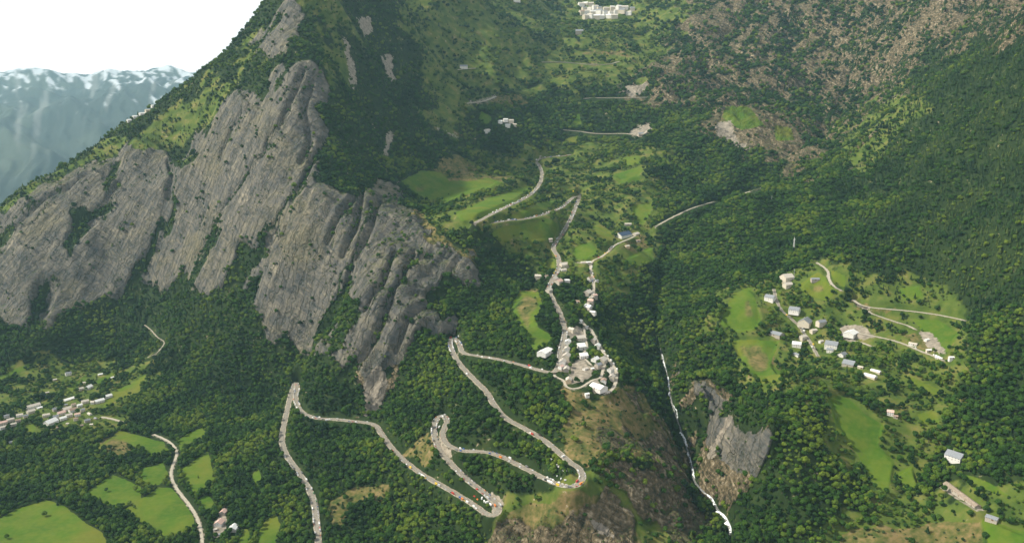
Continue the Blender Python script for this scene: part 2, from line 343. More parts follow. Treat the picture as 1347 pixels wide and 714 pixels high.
for p in [(-1800, 3250, 150), (-2100, 2900, 0), (-1650, 3500, 250), (-1350, 3600, 420), (-1050, 3650, 560), (-800, 3700, 760), (-1400, 4300, 200), (-900, 4500, 560), (-2500, 3500, 0), (-2700, 5000, -600), (-3800, 6500, -700), (-1900, 5700, -200), (-3000, 4200, -300),
          (-1800, 2300, 0), (-1600, 1700, 0), (-1300, 1200, 0), (-900, 900, 0), (-400, 900, 5), (0, 950, 15), (400, 950, 50), (800, 900, 110), (-3000, 2500, 0), (-2600, 1600, 0), (1300, 1400, 330), (1800, 1900, 720), (2400, 2600, 1050), (2600, 3600, 1200),
          (0, 6500, 1350), (1500, 6500, 1450), (3500, 6000, 1500), (-1200, 6500, 700), (3000, 4500, 1350), (1200, 900, 200), (800, 5800, 1300)]: cw(*p)
ctrl = np.array(ctrl)
S = 1000.0
P3 = ctrl / S
n = len(P3)
def tps(d2): return 0.5 * d2 * np.log(d2 + 1e-12)
D2 = (P3[:, None, 0] - P3[None, :, 0]) ** 2 + (P3[:, None, 1] - P3[None, :, 1]) ** 2
Kc = tps(D2) + np.eye(n) * 0.0004
Pm = np.c_[np.ones(n), P3[:, :2]]
Am = np.block([[Kc, Pm], [Pm.T, np.zeros((3, 3))]])
sol = np.linalg.solve(Am, np.r_[P3[:, 2], 0, 0, 0])
def base_height(x, y):
    x = x / S; y = y / S
    h = sol[n] + sol[n + 1] * x + sol[n + 2] * y
    for i in range(n):
        h = h + sol[i] * tps((x - P3[i, 0]) ** 2 + (y - P3[i, 1]) ** 2)
    return h * S

NA, NY = 950, 1150
AV = np.linspace(-0.78, 0.78, NA)
LY = np.linspace(math.log(850.0), math.log(6600.0), NY)
YV = np.exp(LY)
GX = (YV[:, None] * AV[None, :])
GY = np.repeat(YV[:, None], NA, 1)
H = base_height(GX, GY)
FLOOR = -640 * sstep(3300, 5200, GY) * sstep(-1700, -2400, GX)
H = FLOOR + 2 + 14 * np.logaddexp(0, (H - FLOOR - 2) / 14) - 9.7        # the valley floor is flat, and drops away beyond the ridge
U, V = project(GX, GY, H)
COVER['built'] = np.clip(blur(lines([(26, p) for p in ROAD_PX]), 7) * 1.3, 0, 1)
calm = 1 - sample('built', U, V) * 0.93
rk = sample('rock', U, V); br = sample('brown', U, V); md = sample('meadow', U, V)
fade = sstep(6, 40, H)
inpic = (U > -40) & (U < PW + 40) & (V > -60) & (V < PH + 60)
# soft undulation of the wooded slopes, strong ridged relief on the rock
H += fade * (fbm(GX / 260, GY / 260, 4) * 40) * (1 - 0.7 * md) * calm
farw = sstep(2600, 3800, GY)
H += farw * fbm(GX / 420 + 5, GY / 420, 4, True) * 34 * calm
# fall line of the left wall runs down towards -x,-y : stretch the ridges along it
c, s_ = math.cos(math.radians(62)), math.sin(math.radians(62))
A1 = GX * c + GY * s_; B1 = -GX * s_ + GY * c
warp = fbm(GX / 300, GY / 300, 3) * 40
rid = fbm((B1 + warp) / 170, A1 / 520, 5, True)
H += rk * (rid * 12 - 2 + fbm((B1 + warp * 1.6) / 60, A1 / 300, 4, True) * 7) * calm
H += rk * fbm((B1 + warp) / 26, A1 / 60, 3, True) * 4 + rk * sstep(430, 500, U) * fbm((B1 + warp) / 48, A1 / 200, 4, True) * 16 * calm
H += br * (fbm(GX / 70, GY / 70, 5, True) * 24 - 3) * calm
# gullies cut along the drawn lines
gl = blur(lines([(w + 2, P) for w, P in ROCK_LINES]), 2) * 1.5 + blur(lines(BROWN_GREEN), 5) * 2.2
COVER['gully'] = np.clip(gl, 0, 1)
H -= sample('gully', U, V) * 14 * inpic * calm
COVER['ravine'] = np.clip(blur(lines([(10, [(862, 400), (866, 440), (871, 466), (877, 495), (882, 525), (892, 552), (905, 592), (914, 630), (936, 655), (955, 682), (962, 714)]), (12, [(862, 400), (868, 350), (885, 315), (925, 280), (1000, 232), (1088, 172)])]), 5) * 1.4, 0, 1)
H -= sample('ravine', U, V) * 26 * inpic
COVER['gully2'] = np.clip(blur(raster(ROCK_GREEN), 5), 0, 1)
H -= sample('gully2', U, V) * 18 * inpic * calm

def ray_hit(u, v):
    a, r = ray(u, v)
    fi = (a - AV[0]) / (AV[1] - AV[0]); i = int(np.clip(fi, 0, NA - 2)); t = fi - i
    col = H[:, i] * (1 - t) + H[:, i + 1] * t
    q = (col - CAMZ) / YV - r
    k = np.argmax(q >= 0)
    if q[k] < 0: k = NY - 1
    if k == 0: Y = YV[0]
    else:
        w = q[k - 1] / (q[k - 1] - q[k]); Y = YV[k - 1] + w * (YV[k] - YV[k - 1])
    return a * Y, Y, CAMZ + r * Y
def height_at(x, y):
    x = np.atleast_1d(np.asarray(x, float)); y = np.atleast_1d(np.asarray(y, float))
    fi = np.clip((x / y - AV[0]) / (AV[1] - AV[0]), 0, NA - 1.001)
    fj = np.clip((np.log(y) - LY[0]) / (LY[1] - LY[0]), 0, NY - 1.001)
    i = fi.astype(int); j = fj.astype(int); s = fi - i; t = fj - j
    return (H[j, i] * (1 - s) + H[j, i + 1] * s) * (1 - t) + (H[j + 1, i] * (1 - s) + H[j + 1, i + 1] * s) * t
# ---------------------------------------------------------------- roads surveyed on the photograph, laid on the ground
def spline(P, step=2.0):
    P = [np.array(p, float) for p in P]
    P = [2 * P[0] - P[1]] + P + [2 * P[-1] - P[-2]]
    out = []
    for i in range(1, len(P) - 2):
        m = max(2, int(np.linalg.norm(P[i + 1] - P[i]) / step))
        for k in range(m):
            t = k / m
            out.append(0.5 * ((2 * P[i]) + (-P[i - 1] + P[i + 1]) * t + (2 * P[i - 1] - 5 * P[i] + 4 * P[i + 1] - P[i + 2]) * t * t + (-P[i - 1] + 3 * P[i] - 3 * P[i + 1] + P[i + 2]) * t ** 3))
    out.append(P[-2])
    return out
def survey(points, win=12):
    px = spline(points)
    z = np.array([ray_hit(*p)[2] for p in px])
    k = min(win, max(1, len(z) // 3))
    zp = np.pad(z, k, mode='edge')
    zs = np.array([np.median(zp[i:i + 2 * k + 1]) for i in range(len(z))])
    zp = np.pad(zs, k, mode='edge')
    zs = np.array([zp[i:i + 2 * k + 1].mean() for i in range(len(z))])
    res = []
    for p, zz in zip(px, zs):
        a, r = ray(*p)
        Y = (zz - CAMZ) / r if abs(r) > 0.02 and (zz - CAMZ) / r > 0 else ray_hit(*p)[1]
        res.append((a * Y, Y, zz))
    # resample evenly
    R = np.array(res); d = np.r_[0, np.cumsum(np.linalg.norm(np.diff(R, axis=0), axis=1))]
    m = max(2, int(d[-1] / 4))
    t = np.linspace(0, d[-1], m)
    return np.c_[np.interp(t, d, R[:, 0]), np.interp(t, d, R[:, 1]), np.interp(t, d, R[:, 2])]
PATHS = [(k, w, s, survey(p, 22 if k == 'climb' else 2 if k == 'high_road' else 8)) for k, w, s, p in ROADS]

PATHS.append(('barn_terrace', 13, 'none', survey([(1244, 641), (1265, 655), (1286, 668)], 30)))
ROADD = np.full(H.shape, 1e9)      # distance to the nearest road edge, per ground vertex
bestz = np.zeros(H.shape)
for key, w, s, R in PATHS:
    if key == 'high_road': continue
    for (x, y, z) in R:
        rad = w / 2 + 16
        i0 = np.searchsorted(AV, (x - rad) / (y - 0)) - 1; i1 = np.searchsorted(AV, (x + rad) / y) + 1
        j0 = np.searchsorted(YV, y - rad); j1 = np.searchsorted(YV, y + rad)
        i0 = max(i0, 0); j0 = max(j0 - 1, 0)
        sl = (slice(j0, j1 + 1), slice(i0, i1 + 1))
        d = np.hypot(GX[sl] - x, GY[sl] - y) - w / 2
        m = d < ROADD[sl]
        ROADD[sl] = np.where(m, d, ROADD[sl]); bestz[sl] = np.where(m, z, bestz[sl])
wgt = 1 - sstep(3.0, 14.0, ROADD)
H = H + np.clip(bestz - 0.9 - H, np.where(GY < 2300, -60, -18), np.where(GY < 2300, 25, 14)) * wgt

# cuttings: knolls just below a road that would stand higher than the line of sight down the slope are shaved off
for key, w, s, R in PATHS:
    if key == 'high_road': continue
    for (x, y, z) in R:
        sl_ = (CAMZ - z) / y
        i0 = max(np.searchsorted(AV, (x - w * .5 - 2) / y) - 1, 0); i1 = np.searchsorted(AV, (x + w * .5 + 2) / y) + 1
        j0 = np.searchsorted(YV, y - 170); j1 = np.searchsorted(YV, y - w * .3)
        lim = z + (y - YV[j0:j1]) * sl_ - 1.2
        H[j0:j1, i0:i1] = np.minimum(H[j0:j1, i0:i1], lim[:, None])

# ---------------------------------------------------------------- materials
def mat(name):
    m = bpy.data.materials.new(name); m.use_nodes = True
    nt = m.node_tree; b = nt.nodes['Principled BSDF']
    b.inputs['Specular IOR Level'].default_value = 0.25
    return m, nt, b
def simple(name, col, rough=0.8, spec=0.25, metal=0.0, vary=0.0, scale=1.0):
    m, nt, b = mat(name)
    b.inputs['Roughness'].default_value = rough
    b.inputs['Specular IOR Level'].default_value = spec
    b.inputs['Metallic'].default_value = metal
    if vary:
        g = nt.nodes.new('ShaderNodeNewGeometry'); nz = nt.nodes.new('ShaderNodeTexNoise')
        nz.inputs['Scale'].default_value = scale; nz.inputs['Detail'].default_value = 5
        nt.links.new(g.outputs['Position'], nz.inputs['Vector'])
        r = nt.nodes.new('ShaderNodeValToRGB')
        r.color_ramp.elements[0].position = 0.3; r.color_ramp.elements[1].position = 0.7
        r.color_ramp.elements[0].color = tuple(c * (1 - vary) for c in col) + (1,)
        r.color_ramp.elements[1].color = tuple(min(1, c * (1 + vary)) for c in col) + (1,)
        nt.links.new(nz.outputs['Fac'], r.inputs['Fac']); nt.links.new(r.outputs['Color'], b.inputs['Base Color'])
    else:
        b.inputs['Base Color'].default_value = tuple(col) + (1,)
    return m

def ground_material():
    m, nt, b = mat('hillside_ground')
    N, L = nt.nodes, nt.links
    b.inputs['Roughness'].default_value = 0.92
    b.inputs['Specular IOR Level'].default_value = 0.1
    geo = N.new('ShaderNodeNewGeometry')
    def noise(scale, detail=5, rough=0.55, vec=None, dist=0.0):
        t = N.new('ShaderNodeTexNoise'); t.inputs['Scale'].default_value = scale
        t.inputs['Detail'].default_value = detail; t.inputs['Roughness'].default_value = rough
        t.inputs['Distortion'].default_value = dist
        L.new(vec or geo.outputs['Position'], t.inputs['Vector']); return t.outputs['Fac']
    def ramp(fac, stops):
        r = N.new('ShaderNodeValToRGB'); e = r.color_ramp.elements
        e[0].position, e[0].color = stops[0][0], stops[0][1] + (1,)
        e[1].position, e[1].color = stops[-1][0], stops[-1][1] + (1,)
        for p, c in stops[1:-1]:
            q = e.new(p); q.color = c + (1,)
        L.new(fac, r.inputs['Fac']); return r.outputs['Color']
    def mixc(fac, a, c):
        x = N.new('ShaderNodeMixRGB'); L.new(fac, x.inputs['Fac']); L.new(a, x.inputs['Color1']); L.new(c, x.inputs['Color2']); return x.outputs['Color']
    def mth(op, a, c, clamp=False):
        x = N.new('ShaderNodeMath'); x.operation = op; x.use_clamp = clamp
        for s, v in ((0, a), (1, c)):
            if isinstance(v, (int, float)): x.inputs[s].default_value = v
            else: L.new(v, x.inputs[s])
        return x.outputs[0]
    def attr(n):
        t = N.new('ShaderNodeAttribute'); t.attribute_name = n
        s = N.new('ShaderNodeSeparateColor'); L.new(t.outputs['Color'], s.inputs['Color']); return s.outputs
    c1, c2 = attr('cover_a'), attr('cover_b')
    def sharp(v, nz, amt, lo=0.4, hi=0.6):
        x = mth('ADD', v, mth('MULTIPLY', mth('SUBTRACT', nz, 0.5), amt))
        r = N.new('ShaderNodeMapRange'); r.inputs['From Min'].default_value = lo; r.inputs['From Max'].default_value = hi
        L.new(x, r.inputs['Value']); return r.outputs['Result']
    n_s = noise(0.12); n_m = noise(0.03, 6); n_l = noise(0.006, 4); n_x = noise(0.5, 3)
    # undergrowth
    under = ramp(n_m, [(0.3, (0.011, 0.022, 0.006)), (0.55, (0.020, 0.036, 0.009)), (0.75, (0.045, 0.062, 0.017))])
    # meadows
    mow = ramp(n_l, [(0.38, (0.045, 0.105, 0.006)), (0.5, (0.085, 0.145, 0.009)), (0.62, (0.15, 0.145, 0.018))])
    mow = mixc(mth('MULTIPLY', n_m, 0.75), mow, ramp(n_m, [(0.4, (0.035, 0.085, 0.008)), (0.6, (0.11, 0.12, 0.018))]))
    mow2 = mixc(mth('MULTIPLY', n_s, 0.5), mow, ramp(n_s, [(0.3, (0.035, 0.08, 0.008)), (0.7, (0.10, 0.15, 0.02))]))
    dry = ramp(mth('ADD', mth('MULTIPLY', n_m, 0.55), mth('MULTIPLY', n_s, 0.45)), [(0.36, (0.04, 0.062, 0.014)), (0.48, (0.095, 0.092, 0.028)), (0.64, (0.20, 0.145, 0.065))])
    bare = ramp(n_s, [(0.3, (0.14, 0.125, 0.10)), (0.7, (0.32, 0.28, 0.225))])
    # rock: strata that dip, streaks down the face
    mp = N.new('ShaderNodeMapping'); mp.vector_type = 'TEXTURE'; mp.inputs['Rotation'].default_value = (0.45, 0.35, 0.9); mp.inputs['Scale'].default_value = (75, 55, 11)
    L.new(geo.outputs['Position'], mp.inputs['Vector'])
    strata = noise(1.0, 9, 0.62, mp.outputs['Vector'], 1.6)
    mp2 = N.new('ShaderNodeMapping'); mp2.vector_type = 'TEXTURE'; mp2.inputs['Rotation'].default_value = (0, 0, 1.08); mp2.inputs['Scale'].default_value = (170, 17, 120)
    L.new(geo.outputs['Position'], mp2.inputs['Vector'])
    streak = noise(1.0, 8, 0.65, mp2.outputs['Vector'], 0.4)
    rockf = mth('ADD', mth('MULTIPLY', n_m, 0.25), mth('ADD', mth('MULTIPLY', strata, 0.42), mth('MULTIPLY', streak, 0.33)))
    rock = ramp(rockf, [(0.37, (0.030, 0.036, 0.030)), (0.44, (0.088, 0.090, 0.086)), (0.50, (0.122, 0.115, 0.099)), (0.56, (0.168, 0.154, 0.126)), (0.64, (0.29, 0.255, 0.19))])
    rock = mixc(mth('MULTIPLY', sharp(n_l, n_m, 0.5, 0.5, 0.75), 0.6), rock, ramp(n_s, [(0.3, (0.10, 0.10, 0.055)), (0.7, (0.26, 0.22, 0.13))]))
    vo = N.new('ShaderNodeTexVoronoi'); vo.feature = 'DISTANCE_TO_EDGE'; vo.inputs['Scale'].default_value = 1.0
    wv = N.new('ShaderNodeVectorMath'); wv.operation = 'MULTIPLY_ADD'
    nv = N.new('ShaderNodeTexNoise'); nv.inputs['Scale'].default_value = 0.05; nv.inputs['Detail'].default_value = 5; L.new(geo.outputs['Position'], nv.inputs['Vector'])
    L.new(nv.outputs['Color'], wv.inputs[0]); wv.inputs[1].default_value = (1.2, 1.2, 1.2); L.new(mp2.outputs['Vector'], wv.inputs[2]); L.new(wv.outputs[0], vo.inputs['Vector'])
    crk = N.new('ShaderNodeMapRange'); crk.inputs['From Min'].default_value = 0.0; crk.inputs['From Max'].default_value = 0.09; L.new(vo.outputs['Distance'], crk.inputs['Value'])
    crev = mth('MULTIPLY', mth('SUBTRACT', 1.0, crk.outputs['Result']), 0.4)
    rock = mixc(crev, rock, ramp(n_s, [(0.35, (0.02, 0.032, 0.014)), (0.65, (0.05, 0.06, 0.03))]))
    brown = ramp(mth('ADD', mth('MULTIPLY', strata, 0.5), mth('MULTIPLY', n_s, 0.5)), [(0.36, (0.035, 0.04, 0.022)), (0.45, (0.075, 0.064, 0.036)), (0.53, (0.150, 0.118, 0.070)), (0.63, (0.34, 0.285, 0.195))])
    # mossy and grassy ledges where the rock lies flatter
    nz = N.new('ShaderNodeSeparateXYZ'); L.new(geo.outputs['Normal'], nz.inputs[0])
    flat = mth('ADD', nz.outputs['Z'], mth('MULTIPLY', mth('SUBTRACT', n_s, 0.5), 0.9))
    fr = N.new('ShaderNodeMapRange'); fr.inputs['From Min'].default_value = 0.86; fr.inputs['From Max'].default_value = 1.0
    L.new(flat, fr.inputs['Value'])
    ledge = ramp(n_x, [(0.3, (0.03, 0.05, 0.018)), (0.7, (0.09, 0.10, 0.04))])
    rock = mixc(mth('MULTIPLY', fr.outputs['Result'], 0.75), rock, ledge)
    brown = mixc(mth('MULTIPLY', fr.outputs['Result'], 0.85), brown, ledge)
    opn = ramp(n_m, [(0.3, (0.032, 0.062, 0.010)), (0.5, (0.075, 0.108, 0.018)), (0.7, (0.15, 0.14, 0.04))])
    col = mixc(sharp(c2[2], n_m, 1.4, 0.35, 0.65), under, opn)
    col = mixc(sharp(c2[0], n_m, 1.3, 0.4, 0.6), col, dry)
    col = mixc(sharp(c1[1], mth('ADD', mth('MULTIPLY', n_s, 0.5), mth('MULTIPLY', n_m, 0.5)), 3.2, 0.42, 0.58), col, brown)
    col = mixc(sharp(c1[0], n_s, 0.9, 0.42, 0.55), col, rock)
    col = mixc(sharp(c1[2], n_s, 0.35, 0.4, 0.6), col, mow2)
    col = mixc(sharp(c2[1], n_s, 1.6, 0.4, 0.6), col, bare)
    L.new(col, b.inputs['Base Color'])
    bm = N.new('ShaderNodeBump'); bm.inputs['Strength'].default_value = 1.0; bm.inputs['Distance'].default_value = 5.5
    rk = mth('MAXIMUM', c1[0], c1[1])
    hgt = mth('ADD', mth('MULTIPLY', mth('ADD', rockf, mth('ADD', mth('MULTIPLY', crk.outputs['Result'], 0.22), mth('MULTIPLY', n_x, 0.14))), mth('MULTIPLY', rk, 2.4)), mth('MULTIPLY', n_s, mth('ADD', mth('MULTIPLY', rk, 0.7), 0.12)))
    L.new(hgt, bm.inputs['Height']); L.new(bm.outputs['Normal'], b.inputs['Normal'])
    return m

def grid_mesh(name, X, Y, Z):
    ny, nx = X.shape
    me = bpy.data.meshes.new(name)
    me.vertices.add(nx * ny)
    me.vertices.foreach_set('co', np.stack([X, Y, Z], -1).astype(np.float32).ravel())
    idx = np.arange(nx * ny).reshape(ny, nx)
    q = np.stack([idx[:-1, :-1], idx[:-1, 1:], idx[1:, 1:], idx[1:, :-1]], -1).reshape(-1)
    nf = (nx - 1) * (ny - 1)
    me.loops.add(nf * 4); me.loops.foreach_set('vertex_index', q.astype(np.int32))
    me.polygons.add(nf); me.polygons.foreach_set('loop_start', np.arange(0, nf * 4, 4, dtype=np.int32))
    me.polygons.foreach_set('use_smooth', np.ones(nf, bool))
    me.update(calc_edges=True)
    return me
def fattr(me, name, cols):
    at = me.color_attributes.new(name, 'FLOAT_COLOR', 'POINT')
    a = np.stack([c.ravel() for c in cols] + [np.ones(cols[0].size)], -1).astype(np.float32)
    at.data.foreach_set('color', a.ravel())
def link(name, me, kind=None, parent=None):
    o = bpy.data.objects.new(name, me); COL.objects.link(o)
    if parent: o.parent = parent
    if kind: o['kind'] = kind
    return o

U, V = project(GX, GY, H)
jx = fbm(GX / 25, GY / 25, 2) * 5; jy = fbm(GX / 25 + 40, GY / 25, 2) * 4
bx = fbm(GX / 110, GY / 110, 4); by = fbm(GX / 110 + 70, GY / 110, 4)
cov = {k: sample(k, U + jx + bx * am, V + jy + by * am) for k, am in (('rock', 26), ('brown', 60), ('dry', 18), ('bare', 5), ('open', 40))}
cov['meadow'] = sample('meadow', U + jx * .4, V + jy * .4)
vis_run = np.maximum.accumulate((H - CAMZ) / GY, 0)          # what the camera sees of each column of ground
VISIBLE = (H - CAMZ) / GY >= vis_run - 1e-9
road_m = 1 - sstep(0.5, 4.0, ROADD)
me = grid_mesh('hillside', GX, GY, H)
fattr(me, 'cover_a', [cov['rock'] * (1 - road_m), cov['brown'] * (1 - road_m), cov['meadow'] * (1 - road_m)])
fattr(me, 'cover_b', [np.maximum(cov['dry'], 0.0), np.maximum(cov['bare'], road_m * 0.62), cov['open']])
me.materials.append(ground_material())
hillside = link('hillside', me, 'structure')

# road ribbons
asph = simple('worn_asphalt', (0.225, 0.205, 0.17), 0.9, 0.15, vary=0.28, scale=0.35)
grav = simple('pale_gravel', (0.37, 0.335, 0.27), 0.95, 0.1, vary=0.25, scale=0.3)
verge = simple('dusty_verge', (0.34, 0.305, 0.235), 0.95, 0.1, vary=0.5, scale=0.5)
def ribbon(name, R, w, m, lift, kind='structure', thick=0.35, rough=0.0):
    T = np.gradient(R, axis=0); T[:, 2] = 0
    T /= np.maximum(np.linalg.norm(T, axis=1), 1e-6)[:, None]
    Nn = np.c_[-T[:, 1], T[:, 0], np.zeros(len(T))]
    bm = bmesh.new(); rows = []
    for ii, (p, q) in enumerate(zip(R, Nn)):
        l = p + q * (w / 2 + rough * 2.4 * max(-.4, perlin(np.array([ii * .21]), np.array([w]))[0])); r = p - q * (w / 2 + rough * 2.4 * max(-.4, perlin(np.array([ii * .21 + 50]), np.array([w]))[0]))
        rows.append([bm.verts.new((l[0], l[1], p[2] + lift - thick)), bm.verts.new((l[0], l[1], p[2] + lift)), bm.verts.new((r[0], r[1], p[2] + lift)), bm.verts.new((r[0], r[1], p[2] + lift - thick))])
    for A, B in zip(rows, rows[1:]):
        for i in range(3): bm.faces.new((A[i], A[i + 1], B[i + 1], B[i]))
    me = bpy.data.meshes.new(name); bm.to_mesh(me); bm.free()
    me.materials.append(m)
    return link(name, me, kind)
NAMES = {'climb': 'mountain_road', 'terrace': 'mountain_road', 'meadow': 'mountain_road', 'high_road': 'mountain_road', 'valley_road': 'valley_road'}
for key, w, s, R in PATHS:
    if s == 'none': continue
    nm = NAMES.get(key, 'gravel_path' if s == 'gravel' else 'lane_road')
    if s == 'asphalt':
        ribbon('road_verge_path', R, w + 2.6, verge, -0.3, rough=1.0)
        ribbon(nm, R, w - 1.0, asph, 0.05)
    else:
        ribbon(nm, R, w, grav, 1.6 if key == 'high_road' else 0.0, thick=3.0 if key == 'high_road' else .35)
# ---------------------------------------------------------------- mountains beyond the valley
ny, nx = 340, 1100
xs = np.linspace(-22000, 1500, nx); ys = np.linspace(6000, 21500, ny)
FX, FY = np.meshgrid(xs, ys)
fa = FX / FY
t_ = np.clip((FY + fbm(FX / 2500, FY / 5000, 3) * 1300 - 8800) / 9000, 0, 1)
rise = t_ * (1 - .2 * t_ * t_) / .8
wob = fbm(FX / 4000, FY / 6000, 3) * .9
spur = fbm(fa * 15 + FY / 7000 + wob, FY / 9000, 6, True) * .8 + fbm(fa * 34 - FY / 3500 + wob, FY / 4500, 5, True) * .3
FZ = -625 + rise * (1430 + 210 * fbm(fa * 9, FY / 9000, 6)) + sstep(0, .12, rise) * (spur * 250 - 80) * (1 - .35 * rise)
snow = .8 * sstep(.25, .7, (FZ - 560) / 520 + fbm(fa * 90 + FY / 2600 + wob, FY / 900, 6) * 1.5 - .05)
scree = .6 * sstep(.2, .42, fbm(fa * 80 - FY / 2200 + wob, FY / 5000, 5)) * sstep(-300, 100, FZ)
pasture = sstep(.0, .35, fbm(fa * 10, FY / 2000, 4))
FZ = np.maximum(FZ, -640) - sstep(19000, 21500, FY) * 900 - sstep(-2600, -1500, FX) * 1600
me = grid_mesh('far_mountains', FX, FY, FZ)
fattr(me, 'cover_f', [snow, scree, pasture])
m, nt, b = mat('far_slopes')
N, L = nt.nodes, nt.links
b.inputs['Roughness'].default_value = 0.95
at_ = N.new('ShaderNodeAttribute'); at_.attribute_name = 'cover_f'; sp_ = N.new('ShaderNodeSeparateColor'); L.new(at_.outputs['Color'], sp_.inputs['Color'])
prev_ = None
for k_, colr_ in ((2, (0.045, 0.062, 0.045)), (1, (0.17, 0.18, 0.17)), (0, (0.50, 0.54, 0.58))):
    mx = N.new('ShaderNodeMixRGB'); L.new(sp_.outputs[k_], mx.inputs['Fac']); mx.inputs['Color2'].default_value = colr_ + (1,)
    if prev_ is None: mx.inputs['Color1'].default_value = (0.026, 0.040, 0.034, 1)
    else: L.new(prev_, mx.inputs['Color1'])
    prev_ = mx.outputs['Color']
L.new(prev_, b.inputs['Base Color'])
me.materials.append(m)
link('far_mountains', me, 'structure')
# valley floor and outer ground so the terrain has no edge
bm = bmesh.new()
vv = [bm.verts.new(p) for p in ((-30000, -3000, -655), (30000, -3000, -655), (30000, 26000, -655), (-30000, 26000, -655))]
bm.faces.new(vv); me = bpy.data.meshes.new('valley_ground'); bm.to_mesh(me); bm.free()
me.materials.append(simple('valley_grass', (0.05, 0.08, 0.03), 0.95, 0.1, vary=0.5, scale=0.004))
link('valley_ground', me, 'structure')

# ---------------------------------------------------------------- haze
bm = bmesh.new(); bmesh.ops.create_cube(bm, size=1)
HZ = (-26000, 26000, -400, 22500, -656, 2450)
for v in bm.verts:
    v.co = Vector(((HZ[0] if v.co.x < 0 else HZ[1]), (HZ[2] if v.co.y < 0 else HZ[3]), (HZ[4] if v.co.z < 0 else HZ[5])))
me = bpy.data.meshes.new('haze'); bm.to_mesh(me); bm.free()
hm = bpy.data.materials.new('haze'); hm.use_nodes = True
hn = hm.node_tree.nodes; hn.clear()
ho = hn.new('ShaderNodeOutputMaterial'); hv = hn.new('ShaderNodeVolumePrincipled')
hv.inputs['Color'].default_value = (0.48, 0.80, 1.0, 1)
hv.inputs['Density'].default_value = 2.1e-5
hv.inputs['Anisotropy'].default_value = 0.1
hm.node_tree.links.new(hv.outputs['Volume'], ho.inputs['Volume'])
me.materials.append(hm)
haze = link('haze', me, 'stuff')

# ---------------------------------------------------------------- torrent in the gorge
white = simple('white_water', (0.66, 0.70, 0.72), 0.5, 0.4, vary=0.3, scale=0.5)
STREAM = [[(871, 466), (874, 478), (877, 490)], [(879, 496), (880, 506), (881, 521)], [(886, 533), (890, 540), (891, 550)], [(895, 568), (901, 577), (904, 588)], [(905, 595), (908, 604), (911, 614), (914, 630)],
          [(930, 650), (936, 655), (942, 665)], [(944, 671), (953, 678), (959, 688), (962, 698), (960, 708)]]
WID = [2.6, 4.2, 3.6, 5.0, 4.4, 8.5, 9.5]
BED = [(869, 458), (873, 476), (878, 492), (881, 512), (885, 532), (891, 550), (897, 568), (904, 588), (909, 606), (914, 630), (922, 642), (936, 655), (947, 672), (957, 684), (962, 698), (960, 712)]
px = spline(BED, 1.5); R = np.array([ray_hit(*p) for p in px]); bmz = bmesh.new(); rows = []
for i, (x, y, z) in enumerate(R):
    ww = 4.0 + 6.0 * max(0, i / len(R) - .3) + random.uniform(-1, 1.2)
    rows.append([bmz.verts.new((x + s_ * ww / 2, y, z + (.5 + random.uniform(-.3, .5) if abs(s_) < 1 else -.6))) for s_ in (-1, -.5, 0, .5, 1)])
for A, B in zip(rows, rows[1:]):
    for i in range(4): bmz.faces.new((A[i], A[i + 1], B[i + 1], B[i]))
me = bpy.data.meshes.new('stream_bed'); bmz.to_mesh(me); bmz.free(); me.materials.append(simple('wet_stones', (0.13, 0.13, 0.125), 0.45, 0.4, vary=0.75, scale=0.5))
link('stream_bed', me, 'structure')
for P, w in zip(STREAM, WID):
    px = spline(P, 1.2); R = np.array([ray_hit(*p) for p in px])
    k = 2; 
    bmz = bmesh.new(); rows = []
    for i, (x, y, z) in enumerate(R):
        ww = w * max(.1, .55 + 1.9 * perlin(np.array([i * .37]), np.array([w]))[0] + random.uniform(-.15, .3)) * (0.5 if i in (0, len(R) - 1) else 1)
        sh = random.uniform(-.8, .8)
        rows.append([bmz.verts.new((x + sh - ww / 2, y, z - 0.5)), bmz.verts.new((x + sh - ww / 4, y - .6, z + 1.3 + random.random() * .8)), bmz.verts.new((x + sh + ww / 4, y - .6, z + 1.2 + random.random() * .8)), bmz.verts.new((x + sh + ww / 2, y, z - 0.5))])
    for A, B in zip(rows, rows[1:]):
        for i in range(3): bmz.faces.new((A[i], A[i + 1], B[i + 1], B[i]))
    me = bpy.data.meshes.new('torrent_water'); bmz.to_mesh(me); bmz.free(); me.materials.append(white)
    for p in me.polygons: p.use_smooth = True
    link('torrent_water', me, 'structure')

# ---------------------------------------------------------------- buildings: surveyed list (filled before planting, so trees keep clear)
def tag(o, label, cat, group=None):
    o['label'] = label; o['category'] = cat
    if group: o['group'] = group
    return o
def empty(name, loc, rz=0.0):
    o = bpy.data.objects.new(name, None); COL.objects.link(o); o.location = loc; o.rotation_euler = (0, 0, rz); o.empty_display_size = 2
    return o
def part(name, bm, m, parent):
    me = bpy.data.meshes.new(name); bm.normal_update(); bm.to_mesh(me); bm.free()
    for q in (m if isinstance(m, (list, tuple)) else [m]): me.materials.append(q)
    o = bpy.data.objects.new(name, me); COL.objects.link(o); o.parent = parent
    return o
def box(bm, x0, x1, y0, y1, z0, z1, mi=0):
    v = [bm.verts.new(p) for p in ((x0, y0, z0), (x1, y0, z0), (x1, y1, z0), (x0, y1, z0), (x0, y0, z1), (x1, y0, z1), (x1, y1, z1), (x0, y1, z1))]
    for f in ((3, 2, 1, 0), (4, 5, 6, 7), (0, 1, 5, 4), (1, 2, 6, 5), (2, 3, 7, 6), (3, 0, 4, 7)):
        bm.faces.new([v[i] for i in f]).material_index = mi
    return v

